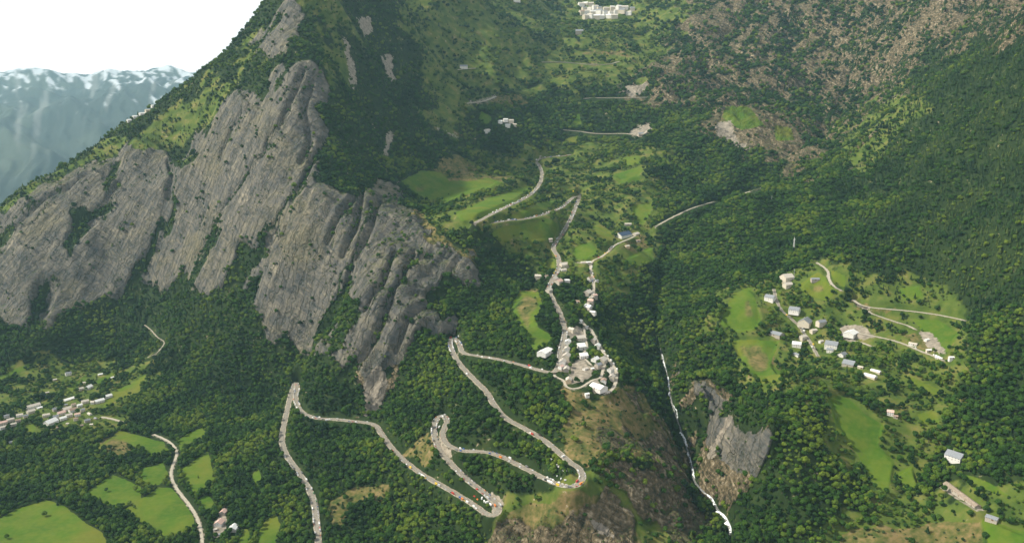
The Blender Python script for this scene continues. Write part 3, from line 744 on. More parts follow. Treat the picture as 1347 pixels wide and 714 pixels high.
WALLS = {'cream': simple('cream_render', (0.52, 0.47, 0.38), 0.85, vary=0.15, scale=0.7), 'white': simple('white_render', (0.66, 0.64, 0.60), 0.85, vary=0.1, scale=0.7),
         'stone': simple('stone_wall', (0.36, 0.32, 0.27), 0.9, vary=0.35, scale=1.6), 'ochre': simple('ochre_render', (0.55, 0.42, 0.27), 0.85, vary=0.15, scale=0.7)}
ROOFS = {'slate': simple('grey_slate', (0.20, 0.215, 0.235), 0.55, 0.4, vary=0.25, scale=0.8), 'tin': simple('pale_tin', (0.70, 0.70, 0.68), 0.5, 0.4, vary=0.1, scale=0.5),
         'pale': simple('sunbleached_tiles', (0.48, 0.44, 0.38), 0.8, 0.2, vary=0.2, scale=0.9), 'brown': simple('brown_tiles', (0.30, 0.22, 0.17), 0.8, 0.2, vary=0.25, scale=0.9),
         'blue': simple('blue_steel', (0.03, 0.06, 0.11), 0.5, 0.4, vary=0.15, scale=0.6), 'pink': simple('pink_tiles', (0.55, 0.38, 0.32), 0.8, 0.2, vary=0.2, scale=0.9)}
glass = simple('dark_glass', (0.03, 0.04, 0.05), 0.15, 0.6)
wood = simple('brown_wood', (0.16, 0.10, 0.06), 0.7)
frame_m = simple('white_frame', (0.7, 0.7, 0.68), 0.6)
metal = simple('galvanised_steel', (0.5, 0.5, 0.5), 0.45, 0.5, metal=0.4)
ROOFWORD = {'slate': 'grey slate', 'tin': 'white metal', 'pale': 'pale bleached', 'brown': 'brown tiled', 'blue': 'blue steel', 'pink': 'pinkish tiled'}
WALLWORD = {'cream': 'cream', 'white': 'white', 'stone': 'rough stone', 'ochre': 'ochre'}

# u, v (foot, middle), length px, depth factor, storeys, roof, wall, turn degrees, words
VILLAGE = [
    (717, 464, 15, .55, 1, 'tin', 'white', 38, 'long low barn with {r} roof standing alone left of the village main street'),
    (763, 447, 12, .8, 2, 'pale', 'cream', 10, 'broad house with {r} roof at the upper end of the road-side village'),
    (764, 458, 11, 1.2, 2, 'tin', 'white', 8, 'big hall with {r} roof in the middle of the road-side village'),
    (767, 470, 12, .85, 2, 'tin', 'white', 8, 'wide white block with {r} roof right below the big hall'),
    (752, 436, 9, .7, 2, 'pale', 'cream', -20, 'cream house with {r} roof where the village street narrows at the top'),
    (747, 452, 5, .8, 2, 'tin', 'white', 60, 'small house with {r} roof right of the main street beside the trees'),
    (746, 461, 5, .8, 2, 'pale', 'white', 70, 'small house with {r} roof halfway down the main street'),
    (745, 471, 7, .8, 2, 'tin', 'cream', 55, 'house with {r} roof between the main street and the car park'),
    (740, 478, 6, .8, 2, 'pale', 'white', 60, 'narrow house with {r} roof at the street just above the junction'),
    (738, 485, 5, .8, 2, 'pink', 'white', 30, 'little house with {r} roof right at the road junction'),
    (745, 488, 6, .7, 2, 'pale', 'stone', 75, 'stone house with {r} roof behind the little junction house'),
    (748, 503, 6, .7, 2, 'pale', 'ochre', 80, 'ochre house with {r} roof on the lower left rim of the village'),
    (770, 486, 7, .7, 1, 'tin', 'white', 20, 'single white house with {r} roof standing in the car park terraces'),
    (779, 486, 4, .8, 1, 'tin', 'cream', 10, 'tiny annex with {r} roof just right of the house in the terraces'),
    (783, 475, 7, .8, 2, 'tin', 'white', 30, 'white house with {r} roof left of the eastern lane, uppermost of its row'),
    (792, 477, 8, .8, 2, 'pale', 'cream', 40, 'cream house with {r} roof against the eastern lane'),
    (787, 484, 9, .8, 2, 'slate', 'stone', 20, 'grey stone house with {r} roof inside the village bend'),
    (803, 492, 6, .8, 2, 'tin', 'white', 30, 'white house with {r} roof inside the far corner of the eastern lane'),
    (805, 500, 5, .8, 2, 'pale', 'cream', 50, 'cream house with {r} roof below the far corner of the eastern lane'),
    (794, 501, 5, .8, 1, 'tin', 'white', 60, 'small shed with {r} roof above the wide forecourt'),
    (787, 511, 16, .75, 1, 'tin', 'white', -25, 'big flat hall with {r} roof at the lowest tip of the village'),
    (772, 521, 6, .8, 1, 'tin', 'white', 10, 'isolated hut with {r} roof on the grass below the village'),
    (799, 517, 6, .7, 1, 'pale', 'cream', 0, 'low house with {r} roof under the lowest bend of the lane'),
    (781, 452, 5, .8, 2, 'pale', 'stone', 40, 'stone cottage with {r} roof on the left of the eastern lane top'),
    (786, 458, 5, .8, 2, 'tin', 'white', 50, 'white cottage with {r} roof beside the straight eastern lane'),
    (772, 431, 4, .9, 1, 'tin', 'white', 20, 'garden hut with {r} roof at the start of the eastern lane'),
    (763, 424, 3, .9, 1, 'tin', 'white', 40, 'very small hut with {r} roof in the trees above the village')]
UPPER = [
    (708, 366, 9, .6, 2, 'pale', 'cream', -5, 'cream house with {r} roof standing in the trees left of the road'),
    (719, 366, 5, .8, 2, 'brown', 'stone', 20, 'small house with {r} roof close to the left road edge'),
    (742, 351, 11, .8, 2, 'pale', 'cream', 10, 'cream house with {r} roof tight against the right road edge'),
    (741, 356, 8, .7, 1, 'pale', 'white', 10, 'low wing with {r} roof in front of the cream roadside house'),
    (746, 370, 8, .6, 1, 'tin', 'white', 0, 'bright little house with {r} roof just right of the road bend'),
    (735, 373, 7, .8, 2, 'pink', 'cream', 30, 'house with {r} roof at the inside of the road bend'),
    (729, 369, 6, .8, 2, 'pale', 'stone', 40, 'stone house with {r} roof overlooking the road bend'),
    (722, 384, 6, .8, 2, 'pale', 'cream', 30, 'house with {r} roof at the bottom of the bend, above the orange field'),
    (724, 321, 5, .8, 1, 'pale', 'stone', 10, 'hut with {r} roof where the meadow meets the climbing road'),
    (768, 346, 8, .5, 1, 'tin', 'white', 5, 'low shed with {r} roof on the left arm of the upper lane'),
    (774, 347, 7, .6, 1, 'tin', 'cream', 5, 'cream shed with {r} roof right at the fork of the upper lane'),
    (776, 369, 7, .8, 2, 'tin', 'white', 20, 'white house with {r} roof on the left of the upper lane'),
    (785, 370, 4, .8, 1, 'tin', 'white', 10, 'tiny hut with {r} roof on the right of the upper lane'),
    (773, 388, 8, .9, 2, 'pale', 'stone', 30, 'stone house with {r} roof, topmost in the lower hamlet cluster'),
    (782, 391, 7, .8, 2, 'pink', 'stone', 20, 'house with {r} roof on the right side of the hamlet cluster'),
    (777, 398, 8, .8, 2, 'pink', 'stone', -10, 'house with {r} roof in the heart of the hamlet cluster'),
    (761, 398, 9, .6, 1, 'tin', 'white', -12, 'bright white shed with {r} roof left of the hamlet cluster'),
    (774, 406, 8, .8, 2, 'tin', 'white', -25, 'white house with {r} roof near the bottom of the hamlet cluster'),
    (780, 413, 8, .7, 1, 'tin', 'white', -15, 'lowest white building with {r} roof in the hamlet cluster'),
    (820, 311, 18, .55, 2, 'blue', 'white', 22, 'long farm building with {r} roof at the end of the upper lane'),
    (826, 296, 9, .5, 1, 'tin', 'stone', 0, 'narrow shed with {r} roof behind the long farm building'),
    (836, 309, 8, .7, 1, 'pale', 'cream', 25, 'cream barn with {r} roof at the farm yard'),
    (825, 325, 6, .7, 1, 'pale', 'ochre', 10, 'ochre hut with {r} roof below the farm yard'),
    (839, 318, 6, .7, 1, 'brown', 'stone', 10, 'shed with {r} roof on the right end of the farm terraces')]
HAMLET = [
    (1035, 369, 15, .9, 3, 'pale', 'cream', 10, 'big square house with {r} roof at the foot of the tall mast'),
    (1036, 377, 12, .7, 2, 'pale', 'cream', 10, 'lower wing with {r} roof in front of the big square house'),
    (1072, 369, 11, .6, 1, 'slate', 'stone', 0, 'small barn with {r} roof alone on the round meadow'),
    (1013, 394, 13, .8, 2, 'slate', 'white', -20, 'white gabled house with {r} roof at the top left of the hamlet'),
    (1045, 411, 14, .8, 2, 'slate', 'white', -15, 'white gabled house with {r} roof right of the hamlet lane'),
    (1059, 427, 12, .9, 2, 'slate', 'cream', 30, 'square house with {r} roof midway down the hamlet lane'),
    (1021, 440, 14, .7, 1, 'slate', 'stone', -25, 'lone barn with {r} roof on the lower left meadow edge'),
    (1080, 427, 13, .6, 2, 'slate', 'cream', 10, 'wide house with {r} roof right of the lane'),
    (1070, 436, 9, .7, 1, 'pale', 'cream', 10, 'low house with {r} roof beneath the wide slate roofed house'),
    (1056, 446, 10, .7, 2, 'pale', 'cream', 15, 'cream house with {r} roof left of the lane crossing'),
    (1048, 455, 12, .8, 2, 'tin', 'white', -10, 'bright house with {r} roof lowest on the left side of the lane'),
    (1048, 467, 6, .7, 1, 'tin', 'white', -30, 'small outbuilding with {r} roof below the bright house'),
    (1080, 450, 6, .7, 1, 'pale', 'white', 10, 'small white house with {r} roof just right of the lane crossing'),
    (1094, 456, 17, .8, 2, 'slate', 'white', -15, 'large gabled house with {r} roof in the middle of the hamlet'),
    (1092, 463, 9, .7, 2, 'slate', 'white', -15, 'gabled wing with {r} roof in front of the large gabled house'),
    (1108, 469, 11, .8, 2, 'slate', 'white', 20, 'house with {r} roof down the slope right of the large gabled house'),
    (1117, 481, 16, .9, 2, 'slate', 'stone', -20, 'big stone farmhouse with {r} roof above the two bright barns'),
    (1132, 484, 7, .7, 1, 'pale', 'cream', -20, 'small annex with {r} roof between the farmhouse and the bright barns'),
    (1119, 440, 14, .8, 1, 'tin', 'white', 25, 'new building with {r} roof on the bare construction site'),
    (1176, 449, 0, 0, 0, '', '', 0, ''),
    (1201, 454, 11, .5, 1, 'tin', 'white', -20, 'long white shed with {r} roof above the gravel track end'),
    (1219, 448, 6, .8, 1, 'tin', 'white', 10, 'small round-looking hut with {r} roof beside the bare earth patch'),
    (1222, 463, 8, .6, 1, 'tin', 'cream', 0, 'low shed with {r} roof where the gravel track widens'),
    (1235, 472, 9, .5, 1, 'tin', 'white', -20, 'white building with {r} roof at the very end of the gravel track'),
    (1251, 474, 7, .7, 1, 'tin', 'white', 0, 'small hut with {r} roof beyond the end of the track'),
    (1171, 545, 9, .8, 2, 'pink', 'white', -10, 'isolated white house with {r} roof in the woods below the hamlet'),
    (1178, 549, 6, .8, 1, 'brown', 'stone', -10, 'shed with {r} roof beside the isolated house in the woods'),
    (1256, 604, 16, .8, 2, 'slate', 'white', -28, 'white house with {r} roof alone at the far right forest edge'),
    (1305, 684, 12, .7, 1, 'slate', 'stone', -25, 'stone hut with {r} roof right below the long ruined barn'),
    (1062, 706, 0, 0, 0, '', '', 0, '')]
VALLEY = [
    (93, 525, 16, .35, 1, 'tin', 'white', 32, 'long hall with {r} roof along the upper side of the valley village'),
    (107, 513, 7, .7, 2, 'pale', 'cream', 20, 'house with {r} roof above the long hall of the valley village'),
    (90, 493, 9, .6, 2, 'slate', 'white', 20, 'house with {r} roof among trees far above the valley village'),
    (132, 493, 7, .6, 1, 'tin', 'white', 20, 'white house with {r} roof at the left end of the upper valley strip field'),
    (148, 497, 5, .7, 1, 'tin', 'white', 20, 'white hut with {r} roof at the right end of the upper valley strip field'),
    (117, 511, 6, .7, 2, 'tin', 'white', 60, 'bright house with {r} roof between the strip fields'),
    (111, 504, 5, .7, 1, 'pale', 'cream', 0, 'small house with {r} roof at the tip of a strip field'),
    (131, 529, 11, .5, 2, 'tin', 'white', 25, 'white house with {r} roof near the right end of the valley village'),
    (142, 523, 9, .5, 2, 'tin', 'white', 30, 'rightmost white house with {r} roof in the valley village'),
    (122, 531, 6, .8, 2, 'pale', 'white', 0, 'house with {r} roof left of the two rightmost white houses'),
    (112, 530, 11, .6, 2, 'pale', 'cream', 20, 'cream house with {r} roof in the upper right of the valley village'),
    (105, 535, 8, .6, 2, 'tin', 'white', 20, 'white house with {r} roof just below the cream one'),
    (88, 540, 10, .7, 2, 'pale', 'cream', 25, 'house with {r} roof in the dense middle of the valley village, topmost'),
    (96, 541, 9, .7, 2, 'tin', 'white', 25, 'white house with {r} roof in the dense middle of the valley village'),
    (81, 545, 9, .6, 2, 'pink', 'cream', 25, 'house with {r} roof on the left of the dense middle'),
    (91, 548, 10, .6, 2, 'pale', 'cream', 20, 'cream house with {r} roof at the core of the valley village'),
    (102, 547, 9, .6, 2, 'pink', 'white', 15, 'house with {r} roof right of the core of the valley village'),
    (118, 545, 9, .5, 1, 'pale', 'white', -20, 'low house with {r} roof at the right of the lower row'),
    (83, 552, 8, .6, 2, 'tin', 'white', 25, 'white house with {r} roof in the lower row of the village'),
    (67, 557, 11, .7, 2, 'tin', 'white', 45, 'big white house with {r} roof at the lower left of the village'),
    (61, 548, 11, .5, 2, 'pale', 'cream', 15, 'long house with {r} roof at the left edge of the village'),
    (115, 555, 9, .6, 2, 'slate', 'stone', 20, 'stone house with {r} roof at the lower right of the village'),
    (121, 559, 6, .6, 1, 'pale', 'cream', 0, 'small house with {r} roof below the stone house'),
    (76, 563, 4, .7, 1, 'tin', 'white', 10, 'tiny hut with {r} roof below the village'),
    (89, 558, 4, .7, 1, 'pale', 'white', 10, 'tiny house with {r} roof below the village core'),
    (44, 536, 15, .4, 2, 'pale', 'white', 28, 'long bright house with {r} roof in the western group, uppermost'),
    (41, 543, 9, .6, 2, 'pale', 'cream', 28, 'cream house with {r} roof under the long bright house'),
    (26, 548, 10, .5, 2, 'pale', 'white', 15, 'house with {r} roof in the gap between the two western groups'),
    (14, 554, 11, .5, 2, 'pale', 'cream', 20, 'cream house with {r} roof near the left picture edge'),
    (4, 558, 10, .5, 2, 'pink', 'cream', 22, 'house with {r} roof cut by the left picture edge'),
    (18, 560, 9, .5, 2, 'pale', 'cream', 20, 'house with {r} roof second from the left picture edge'),
    (5, 564, 9, .5, 2, 'pale', 'white', 22, 'lowest house with {r} roof at the left picture edge'),
    (15, 582, 7, .6, 1, 'tin', 'white', 15, 'isolated hut with {r} roof in the trees at far left'),
    (74, 540, 8, .6, 2, 'slate', 'stone', 25, 'grey stone house with {r} roof at the upper left of the village middle'),
    (97, 534, 7, .6, 2, 'brown', 'cream', 20, 'house with {r} roof between the long hall and the village middle'),
    (87, 533, 5, .7, 1, 'tin', 'white', 10, 'small shed with {r} roof just under the long hall'),
    (109, 541, 7, .6, 2, 'slate', 'cream', 20, 'cream house with {r} roof on the right of the village middle'),
    (100, 553, 7, .6, 2, 'brown', 'cream', 15, 'cream house with {r} roof on the lower right of the village core'),
    (73, 550, 7, .6, 2, 'slate', 'white', 25, 'white house with {r} roof left of the village core'),
    (108, 560, 5, .7, 1, 'brown', 'stone', 0, 'stone shed with {r} roof under the lower row'),
    (126, 551, 6, .6, 1, 'slate', 'stone', -15, 'stone shed with {r} roof where the village road leaves to the right'),
    (52, 537, 6, .6, 1, 'tin', 'white', 28, 'small shed with {r} roof right of the long bright house'),
    (34, 549, 8, .5, 2, 'slate', 'cream', 20, 'cream house with {r} roof under the western group'),
    (24, 555, 8, .5, 2, 'brown', 'stone', 18, 'stone house with {r} roof in the lower western group'),
    (9, 549, 8, .5, 2, 'slate', 'white', 18, 'white house with {r} roof near the left edge, topmost'),
    (62, 517, 6, .6, 1, 'pale', 'stone', 20, 'stone hut with {r} roof in the woods above the village'),
    (72, 500, 6, .6, 1, 'pale', 'cream', 20, 'cream hut with {r} roof high above the village on the left'),
    (289, 690, 8, .9, 2, 'pink', 'white', 70, 'house with {r} roof in the farm beside the valley road, topmost'),
    (294, 676, 6, .9, 2, 'pink', 'stone', 70, 'stone house with {r} roof at the tip of the bare farm yard'),
    (307, 697, 8, .9, 2, 'tin', 'white', 80, 'white house with {r} roof right of the farm yard'),
    (283, 697, 6, .8, 1, 'pale', 'white', 10, 'small barn with {r} roof on the left of the farm yard'),
    (290, 704, 5, .8, 1, 'tin', 'white', 0, 'white shed with {r} roof at the bottom of the farm yard')]
HIGH = [(u, v, w, .6, 2, r, wl, t, d) for (u, v, w, r, wl, t, d) in [
    (658, 162, 6, 'tin', 'white', 0, 'white house with {r} roof, left in the small group on the wooded slope'),
    (665, 160, 6, 'tin', 'white', 10, 'white house with {r} roof in the middle of the small slope group'),
    (672, 161, 7, 'tin', 'cream', 10, 'cream house with {r} roof in the small slope group'),
    (668, 167, 7, 'tin', 'white', 0, 'lowest white house with {r} roof of the small slope group'),
    (677, 166, 5, 'pale', 'cream', 0, 'rightmost house with {r} roof of the small slope group'),
    (641, 174, 6, 'tin', 'white', 30, 'single bright house with {r} roof left of the small slope group'),
    (610, 90, 10, 'slate', 'white', 0, 'long house with {r} roof on the high left road ledge'),
    (762, 45, 10, 'slate', 'stone', 0, 'grey house with {r} roof below the resort'),
    (843, 178, 9, 'slate', 'stone', 10, 'house with {r} roof at the scree hairpin on the right'),
    (680, 3, 9, 'pale', 'white', 0, 'house with {r} roof at the top edge of the picture left of the resort'),
    (170, 158, 4, 'tin', 'white', 30, 'white chalet with {r} roof on the left ridge, lowest of the row'),
    (178, 152, 5, 'tin', 'white', 30, 'white chalet with {r} roof on the left ridge, second from below'),
    (187, 147, 5, 'tin', 'white', 30, 'white chalet with {r} roof on the left ridge, third from below'),
    (194, 143, 4, 'pale', 'cream', 30, 'cream chalet with {r} roof on the left ridge near the top of the row'),
    (202, 137, 4, 'tin', 'white', 30, 'white chalet with {r} roof on the left ridge, highest of the row')]]
_ord = ['leftmost', 'second', 'third', 'fourth', 'fifth', 'sixth', 'seventh', 'eighth', 'ninth', 'tenth', 'eleventh', 'twelfth']
_rows = [(8, [764, 770, 777], 'top'), (14, [768, 775, 783, 790, 798, 806, 814, 822, 831], 'second'), (19, [765, 773, 780, 787, 795, 802, 810, 817, 827], 'third'), (25, [770, 777, 785, 792, 800, 808], 'bottom')]
for v, us, rw in _rows:
    for i, u in enumerate(us):
        r_ = random.choice(['tin', 'pale', 'tin', 'pale', 'slate'])
        HIGH.append((u + random.uniform(-1.5, 1.5), v + random.uniform(-1.5, 1.5), random.uniform(6, 9), .55, random.choice([2, 3, 3]), r_, random.choice(['white', 'cream']), random.uniform(-25, 25),
                     '{r} roofed resort block, %s in the %s row' % (_ord[i] + ' from left' if i else 'leftmost', rw)))

CLEAR = []      # (x, y, radius) kept free of trees
SITES = []
for grp, L_ in (('houses of the road-side village', VILLAGE), ('houses along the upper lanes', UPPER), ('houses of the hamlet across the gorge', HAMLET), ('houses of the valley village', VALLEY), ('houses high on the mountain', HIGH)):
    for (u, v, w, dp, st, r, wl, turn, words) in L_:
        if not w: continue
        x, y, z = ray_hit(u, v)
        for _ in range(12):
            if 800 < y < 5900: break
            v += 1.2; x, y, z = ray_hit(u, v)
        dist = math.hypot(x, y)
        z = max(z, float(height_at([x - 5, x + 5, x], [y, y, y + 5]).max()) - 1.2)
        length = max(6.0, min(60, w * y / F * (.82 if 'valley' in grp else .97)))
        if r == 'tin' and w < 12 and random.random() < .45: r = random.choice(['slate', 'pale', 'brown'])
        SITES.append((x, y, z, length, dp, st, r, wl, math.radians(turn), words, grp, dist))
        CLEAR.append((x, y, length * 0.52 + 1.5)); CLEAR.append((x * (1 - 12 / y), y - 12, length * 0.4 + 3))
# ---------------------------------------------------------------- tree shapes
def foliage_mat(name, dark, light, dry_):
    m, nt, b = mat(name); N, L = nt.nodes, nt.links
    b.inputs['Roughness'].default_value = 0.75; b.inputs['Specular IOR Level'].default_value = 0.12
    oi = N.new('ShaderNodeObjectInfo')
    nz = N.new('ShaderNodeTexNoise'); nz.inputs['Scale'].default_value = 0.009; nz.inputs['Detail'].default_value = 4
    L.new(oi.outputs['Location'], nz.inputs['Vector'])
    md_ = N.new('ShaderNodeMath'); md_.operation = 'MULTIPLY_ADD'; md_.inputs[1].default_value = 0.55; L.new(oi.outputs['Random'], md_.inputs[0])
    ml = N.new('ShaderNodeMath'); ml.operation = 'MULTIPLY_ADD'; ml.inputs[1].default_value = 2.0; ml.inputs[2].default_value = -0.75; L.new(nz.outputs['Fac'], ml.inputs[0])
    L.new(ml.outputs[0], md_.inputs[2])
    r = N.new('ShaderNodeValToRGB'); e = r.color_ramp.elements
    e[0].position = 0.1; e[0].color = dark + (1,); e[1].position = 0.95; e[1].color = dry_ + (1,)
    q = e.new(0.6); q.color = light + (1,)
    L.new(md_.outputs[0], r.inputs['Fac'])
    # leaf clumps differ a little within one crown
    g = N.new('ShaderNodeNewGeometry'); n2 = N.new('ShaderNodeTexNoise'); n2.inputs['Scale'].default_value = 0.7; n2.inputs['Detail'].default_value = 2
    L.new(g.outputs['Position'], n2.inputs['Vector'])
    mr = N.new('ShaderNodeMapRange'); mr.inputs['From Min'].default_value = 0.3; mr.inputs['From Max'].default_value = 0.7; mr.inputs['To Min'].default_value = 0.6; mr.inputs['To Max'].default_value = 1.45
    L.new(n2.outputs['Fac'], mr.inputs['Value'])
    mx = N.new('ShaderNodeVectorMath'); mx.operation = 'SCALE'; L.new(r.outputs['Color'], mx.inputs[0]); L.new(mr.outputs['Result'], mx.inputs['Scale'])
    L.new(mx.outputs[0], b.inputs['Base Color'])
    return m
leaf_m = foliage_mat('broad_leaves', (0.006, 0.022, 0.003), (0.028, 0.070, 0.007), (0.098, 0.140, 0.013))
needle_m = foliage_mat('dark_needles', (0.007, 0.022, 0.006), (0.020, 0.048, 0.010), (0.06, 0.085, 0.016))
shrub_m = foliage_mat('shrub_leaves', (0.025, 0.052, 0.016), (0.060, 0.098, 0.026), (0.13, 0.145, 0.045))
bark_m = simple('bark', (0.11, 0.085, 0.065), 0.9, 0.1, vary=0.3, scale=2)

def clumps(bm, pts, size, rnd):
    """small tilted leaf faces round each point"""
    for (p, nrm) in pts:
        s = size * rnd.uniform(0.6, 1.3)
        n = (nrm + Vector((rnd.uniform(-.6, .6), rnd.uniform(-.6, .6), rnd.uniform(-.3, .7)))).normalized()
        t = n.orthogonal().normalized(); t = (Matrix.Rotation(rnd.uniform(0, 6.28), 3, n) @ t); bt = n.cross(t)
        vs = [bm.verts.new(p + t * s * a + bt * s * b_ + n * c) for a, b_, c in ((-1, -.5, -.1), (.2, -1, .15), (1, .1, -.1), (.1, .9, .1))]
        bm.faces.new(vs)
def crown_broad(seed, R=4.6, Ht=9.5, nlobes=9, nleaf=150, sub=1):
    rnd = random.Random(seed); bm = bmesh.new()
    cz_ = Ht * 0.58; pts = []
    for i in range(nlobes):
        th = i * 2.4 + rnd.uniform(-.5, .5); ph = rnd.uniform(-.2, 1) if i else 1
        rr = R * 0.55 * rnd.uniform(.7, 1.1) * math.cos(max(0, ph) * 1.1)
        c = Vector((math.cos(th) * rr, math.sin(th) * rr, cz_ + ph * Ht * 0.24))
        r = R * rnd.uniform(.38, .58)
        tmp = bmesh.new(); bmesh.ops.create_icosphere(tmp, subdivisions=sub + 1, radius=1)
        mp = {}
        for v in tmp.verts:
            k = 1 + 0.28 * math.sin(v.co.x * 5 + seed + i) * math.cos(v.co.y * 5.3 + i * 2) + rnd.uniform(-.14, .14)
            mp[v] = bm.verts.new(c + Vector((v.co.x * r * k, v.co.y * r * k, v.co.z * r * k * 0.86)))
            if rnd.random() < nleaf / (nlobes * 42.0): pts.append((c + v.co * r * 1.05, v.co.copy()))
        for f in tmp.faces: bm.faces.new([mp[v] for v in f.verts])
        tmp.free()
    clumps(bm, pts, 0.75, rnd)
    return bm
def crown_conifer(seed, R=3.0, Ht=13.0):
    rnd = random.Random(seed); bm = bmesh.new(); tiers = 7
    for k in range(tiers):
        t = k / (tiers - 1); z0 = Ht * (0.16 + 0.72 * t); r = R * (1 - t * 0.86) * rnd.uniform(.88, 1.12); h = Ht * 0.24 * (1 - .35 * t)
        n = 11; ph = rnd.uniform(0, 6)
        top = bm.verts.new((0, 0, min(Ht, z0 + h)))
        ring = []
        for i in range(n):
            q = r * (rnd.uniform(.75, 1.15) if i % 2 else rnd.uniform(.5, .72)); a = ph + i * 2 * math.pi / n
            ring.append(bm.verts.new((math.cos(a) * q, math.sin(a) * q, z0 - (0.5 if i % 2 else 0) * h * .5)))
        mid = bm.verts.new((0, 0, z0 + h * .15))
        for i in range(n):
            bm.faces.new((ring[i], ring[(i + 1) % n], top)); bm.faces.new((ring[(i + 1) % n], ring[i], mid))
    return bm
def trunk_bm(Ht, r=0.32, limbs=4, seed=1):
    rnd = random.Random(seed); bm = bmesh.new()
    def tube(a, b_, r0, r1, n=6):
        d = (b_ - a).normalized(); t = d.orthogonal().normalized(); s = d.cross(t); A, B = [], []
        for i in range(n):
            w = math.cos(i * 2 * math.pi / n) * t + math.sin(i * 2 * math.pi / n) * s
            A.append(bm.verts.new(a + w * r0)); B.append(bm.verts.new(b_ + w * r1))
        for i in range(n): bm.faces.new((A[i], A[(i + 1) % n], B[(i + 1) % n], B[i]))
    tube(Vector((0, 0, -1.5)), Vector((0, 0, Ht)), r * 1.25, r * .5)
    for i in range(limbs):
        a = i * 2.4 + rnd.random(); z = Ht * (0.5 + .12 * i)
        tube(Vector((0, 0, z)), Vector((math.cos(a) * 2.4, math.sin(a) * 2.4, z + 2.0)), r * .5, r * .15, 5)
    return bm
def as_mesh(name, bm, ms, smooth=False):
    me = bpy.data.meshes.new(name); bm.normal_update(); bm.to_mesh(me); bm.free()
    for m in ms: me.materials.append(m)
    if smooth: me.polygons.foreach_set('use_smooth', np.ones(len(me.polygons), bool))
    return me
BROAD = [as_mesh('crown', crown_broad(s, R=4.4 + .35 * (s % 3), Ht=8.5 + (s % 4) * .8), [leaf_m]) for s in range(8)]
CONIF = [as_mesh('crown', crown_conifer(s, R=3.3 + .3 * (s % 3), Ht=10 + (s % 4)), [needle_m]) for s in range(6)]
def shrub_bm(s):
    return crown_broad(s + 50, R=2.1, Ht=2.6, nlobes=5, nleaf=60)
SHRUB = [as_mesh('bush', shrub_bm(s), [shrub_m]) for s in range(5)]
BTRUNK = as_mesh('trunk', trunk_bm(6.5, .34), [bark_m]); CTRUNK = as_mesh('trunk', trunk_bm(9.0, .26, 0), [bark_m])

# ---------------------------------------------------------------- where trees stand
def scatter_points():
    out = []
    # near: even spacing in metres, farther: spacing grows with distance
    sp = 6.7
    xs = np.arange(-2200, 2200, sp); ys = np.arange(1120, 2200, sp)
    X, Y = np.meshgrid(xs, ys)
    X = X + RNG.uniform(-.48, .48, X.shape) * sp; Y = Y + RNG.uniform(-.48, .48, X.shape) * sp
    k = np.abs(X / Y) < 0.74
    out.append((X[k], Y[k]))
    d = sp / 2200
    A = np.arange(-0.72, 0.72, d); LL = np.arange(math.log(2200), math.log(6000), d)
    A, LL = np.meshgrid(A, LL)
    A = A + RNG.uniform(-.48, .48, A.shape) * d; LL = LL + RNG.uniform(-.48, .48, A.shape) * d
    Y2 = np.exp(LL); out.append(((A * Y2).ravel(), Y2.ravel()))
    return np.concatenate([o[0] for o in out]), np.concatenate([o[1] for o in out])
TX, TY = scatter_points()
TZ = height_at(TX, TY)
TU, TV = project(TX, TY, TZ)
keep = (TU > -130) & (TU < PW + 130) & (TV > -40) & (TV < PH + 70)
fi = np.clip(((TX / TY) - AV[0]) / (AV[1] - AV[0]), 0, NA - 1.001).astype(int); fj = np.clip((np.log(TY) - LY[0]) / (LY[1] - LY[0]), 0, NY - 1.001).astype(int)
keep &= (TZ + 9 - CAMZ) / TY > vis_run[fj, fi] - .004
keep &= ROADD[fj, fi] > 5.0
keep &= ~((ROADD[fj, fi] < 7.5) & (RNG.random(TX.size) < .5))
# road sides, water and houses are kept open on the side the ground falls away
OPENV = np.maximum(lines([(5 if s_ == 'asphalt' else 3.5, p_) for _, w_, s_, p_ in ROADS] + [(5, BED)]), raster([[(q[0] - q[2] / 2, q[1] - 5), (q[0] + q[2] / 2, q[1] - 5), (q[0] + q[2] / 2, q[1] + 2), (q[0] - q[2] / 2, q[1] + 2)] for Lq in (VILLAGE, UPPER, HAMLET, VALLEY, HIGH) for q in Lq if q[2]] + [[(1243, 632), (1285, 660), (1283, 672), (1243, 645)], [(1134, 484), (1162, 484), (1162, 504), (1134, 504)]]))
COVER['openv'] = OPENV
for hh in (2.5, 6.0, 9.5):
    uu, vv = project(TX, TY, TZ + hh * np.maximum(1, TY / 2200) ** .85)
    keep &= sample('openv', uu, vv) < .4
for (x, y, r) in CLEAR: keep &= np.hypot(TX - x, TY - y) > r
TX, TY, TZ, TU, TV, fi, fj = [q[keep] for q in (TX, TY, TZ, TU, TV, fi, fj)]
cv = {k: c[fj, fi] for k, c in cov.items()}
# slope of the ground
nsl = 0.5 * fbm(TX / 60, TY / 60, 3) + 0.5
nsm = fbm(TX / 22, TY / 22, 3)
nsd = fbm(TX / TY * 55, np.log(TY) * 55, 4); nsd2 = fbm(TX / TY * 22 + 9, np.log(TY) * 30, 4)
dens = np.clip(.97 + nsm * .5, .6, 1)
dens *= 1 - np.clip((cv['rock'] - .35) * 3, 0, 1) * (1 - np.clip(.015 + (nsd - .10) * 1.2 + sstep(430, 500, TU) * .14, 0.012, .8))
dens *= 1 - np.clip((cv['brown'] - .3) * 2.5, 0, 1) * (1 - np.clip(np.where(TY > 2500, .42, .62) + nsd * 1.5 + nsd2 * 1.2, 0.05, .97))
dens *= 1 - np.clip((cv['dry'] - .3) * 2.5, 0, 1) * (1 - np.clip(.36 + nsm * 1.3, 0.04, .8))
dens *= 1 - .97 * sample('tan', TU, TV)
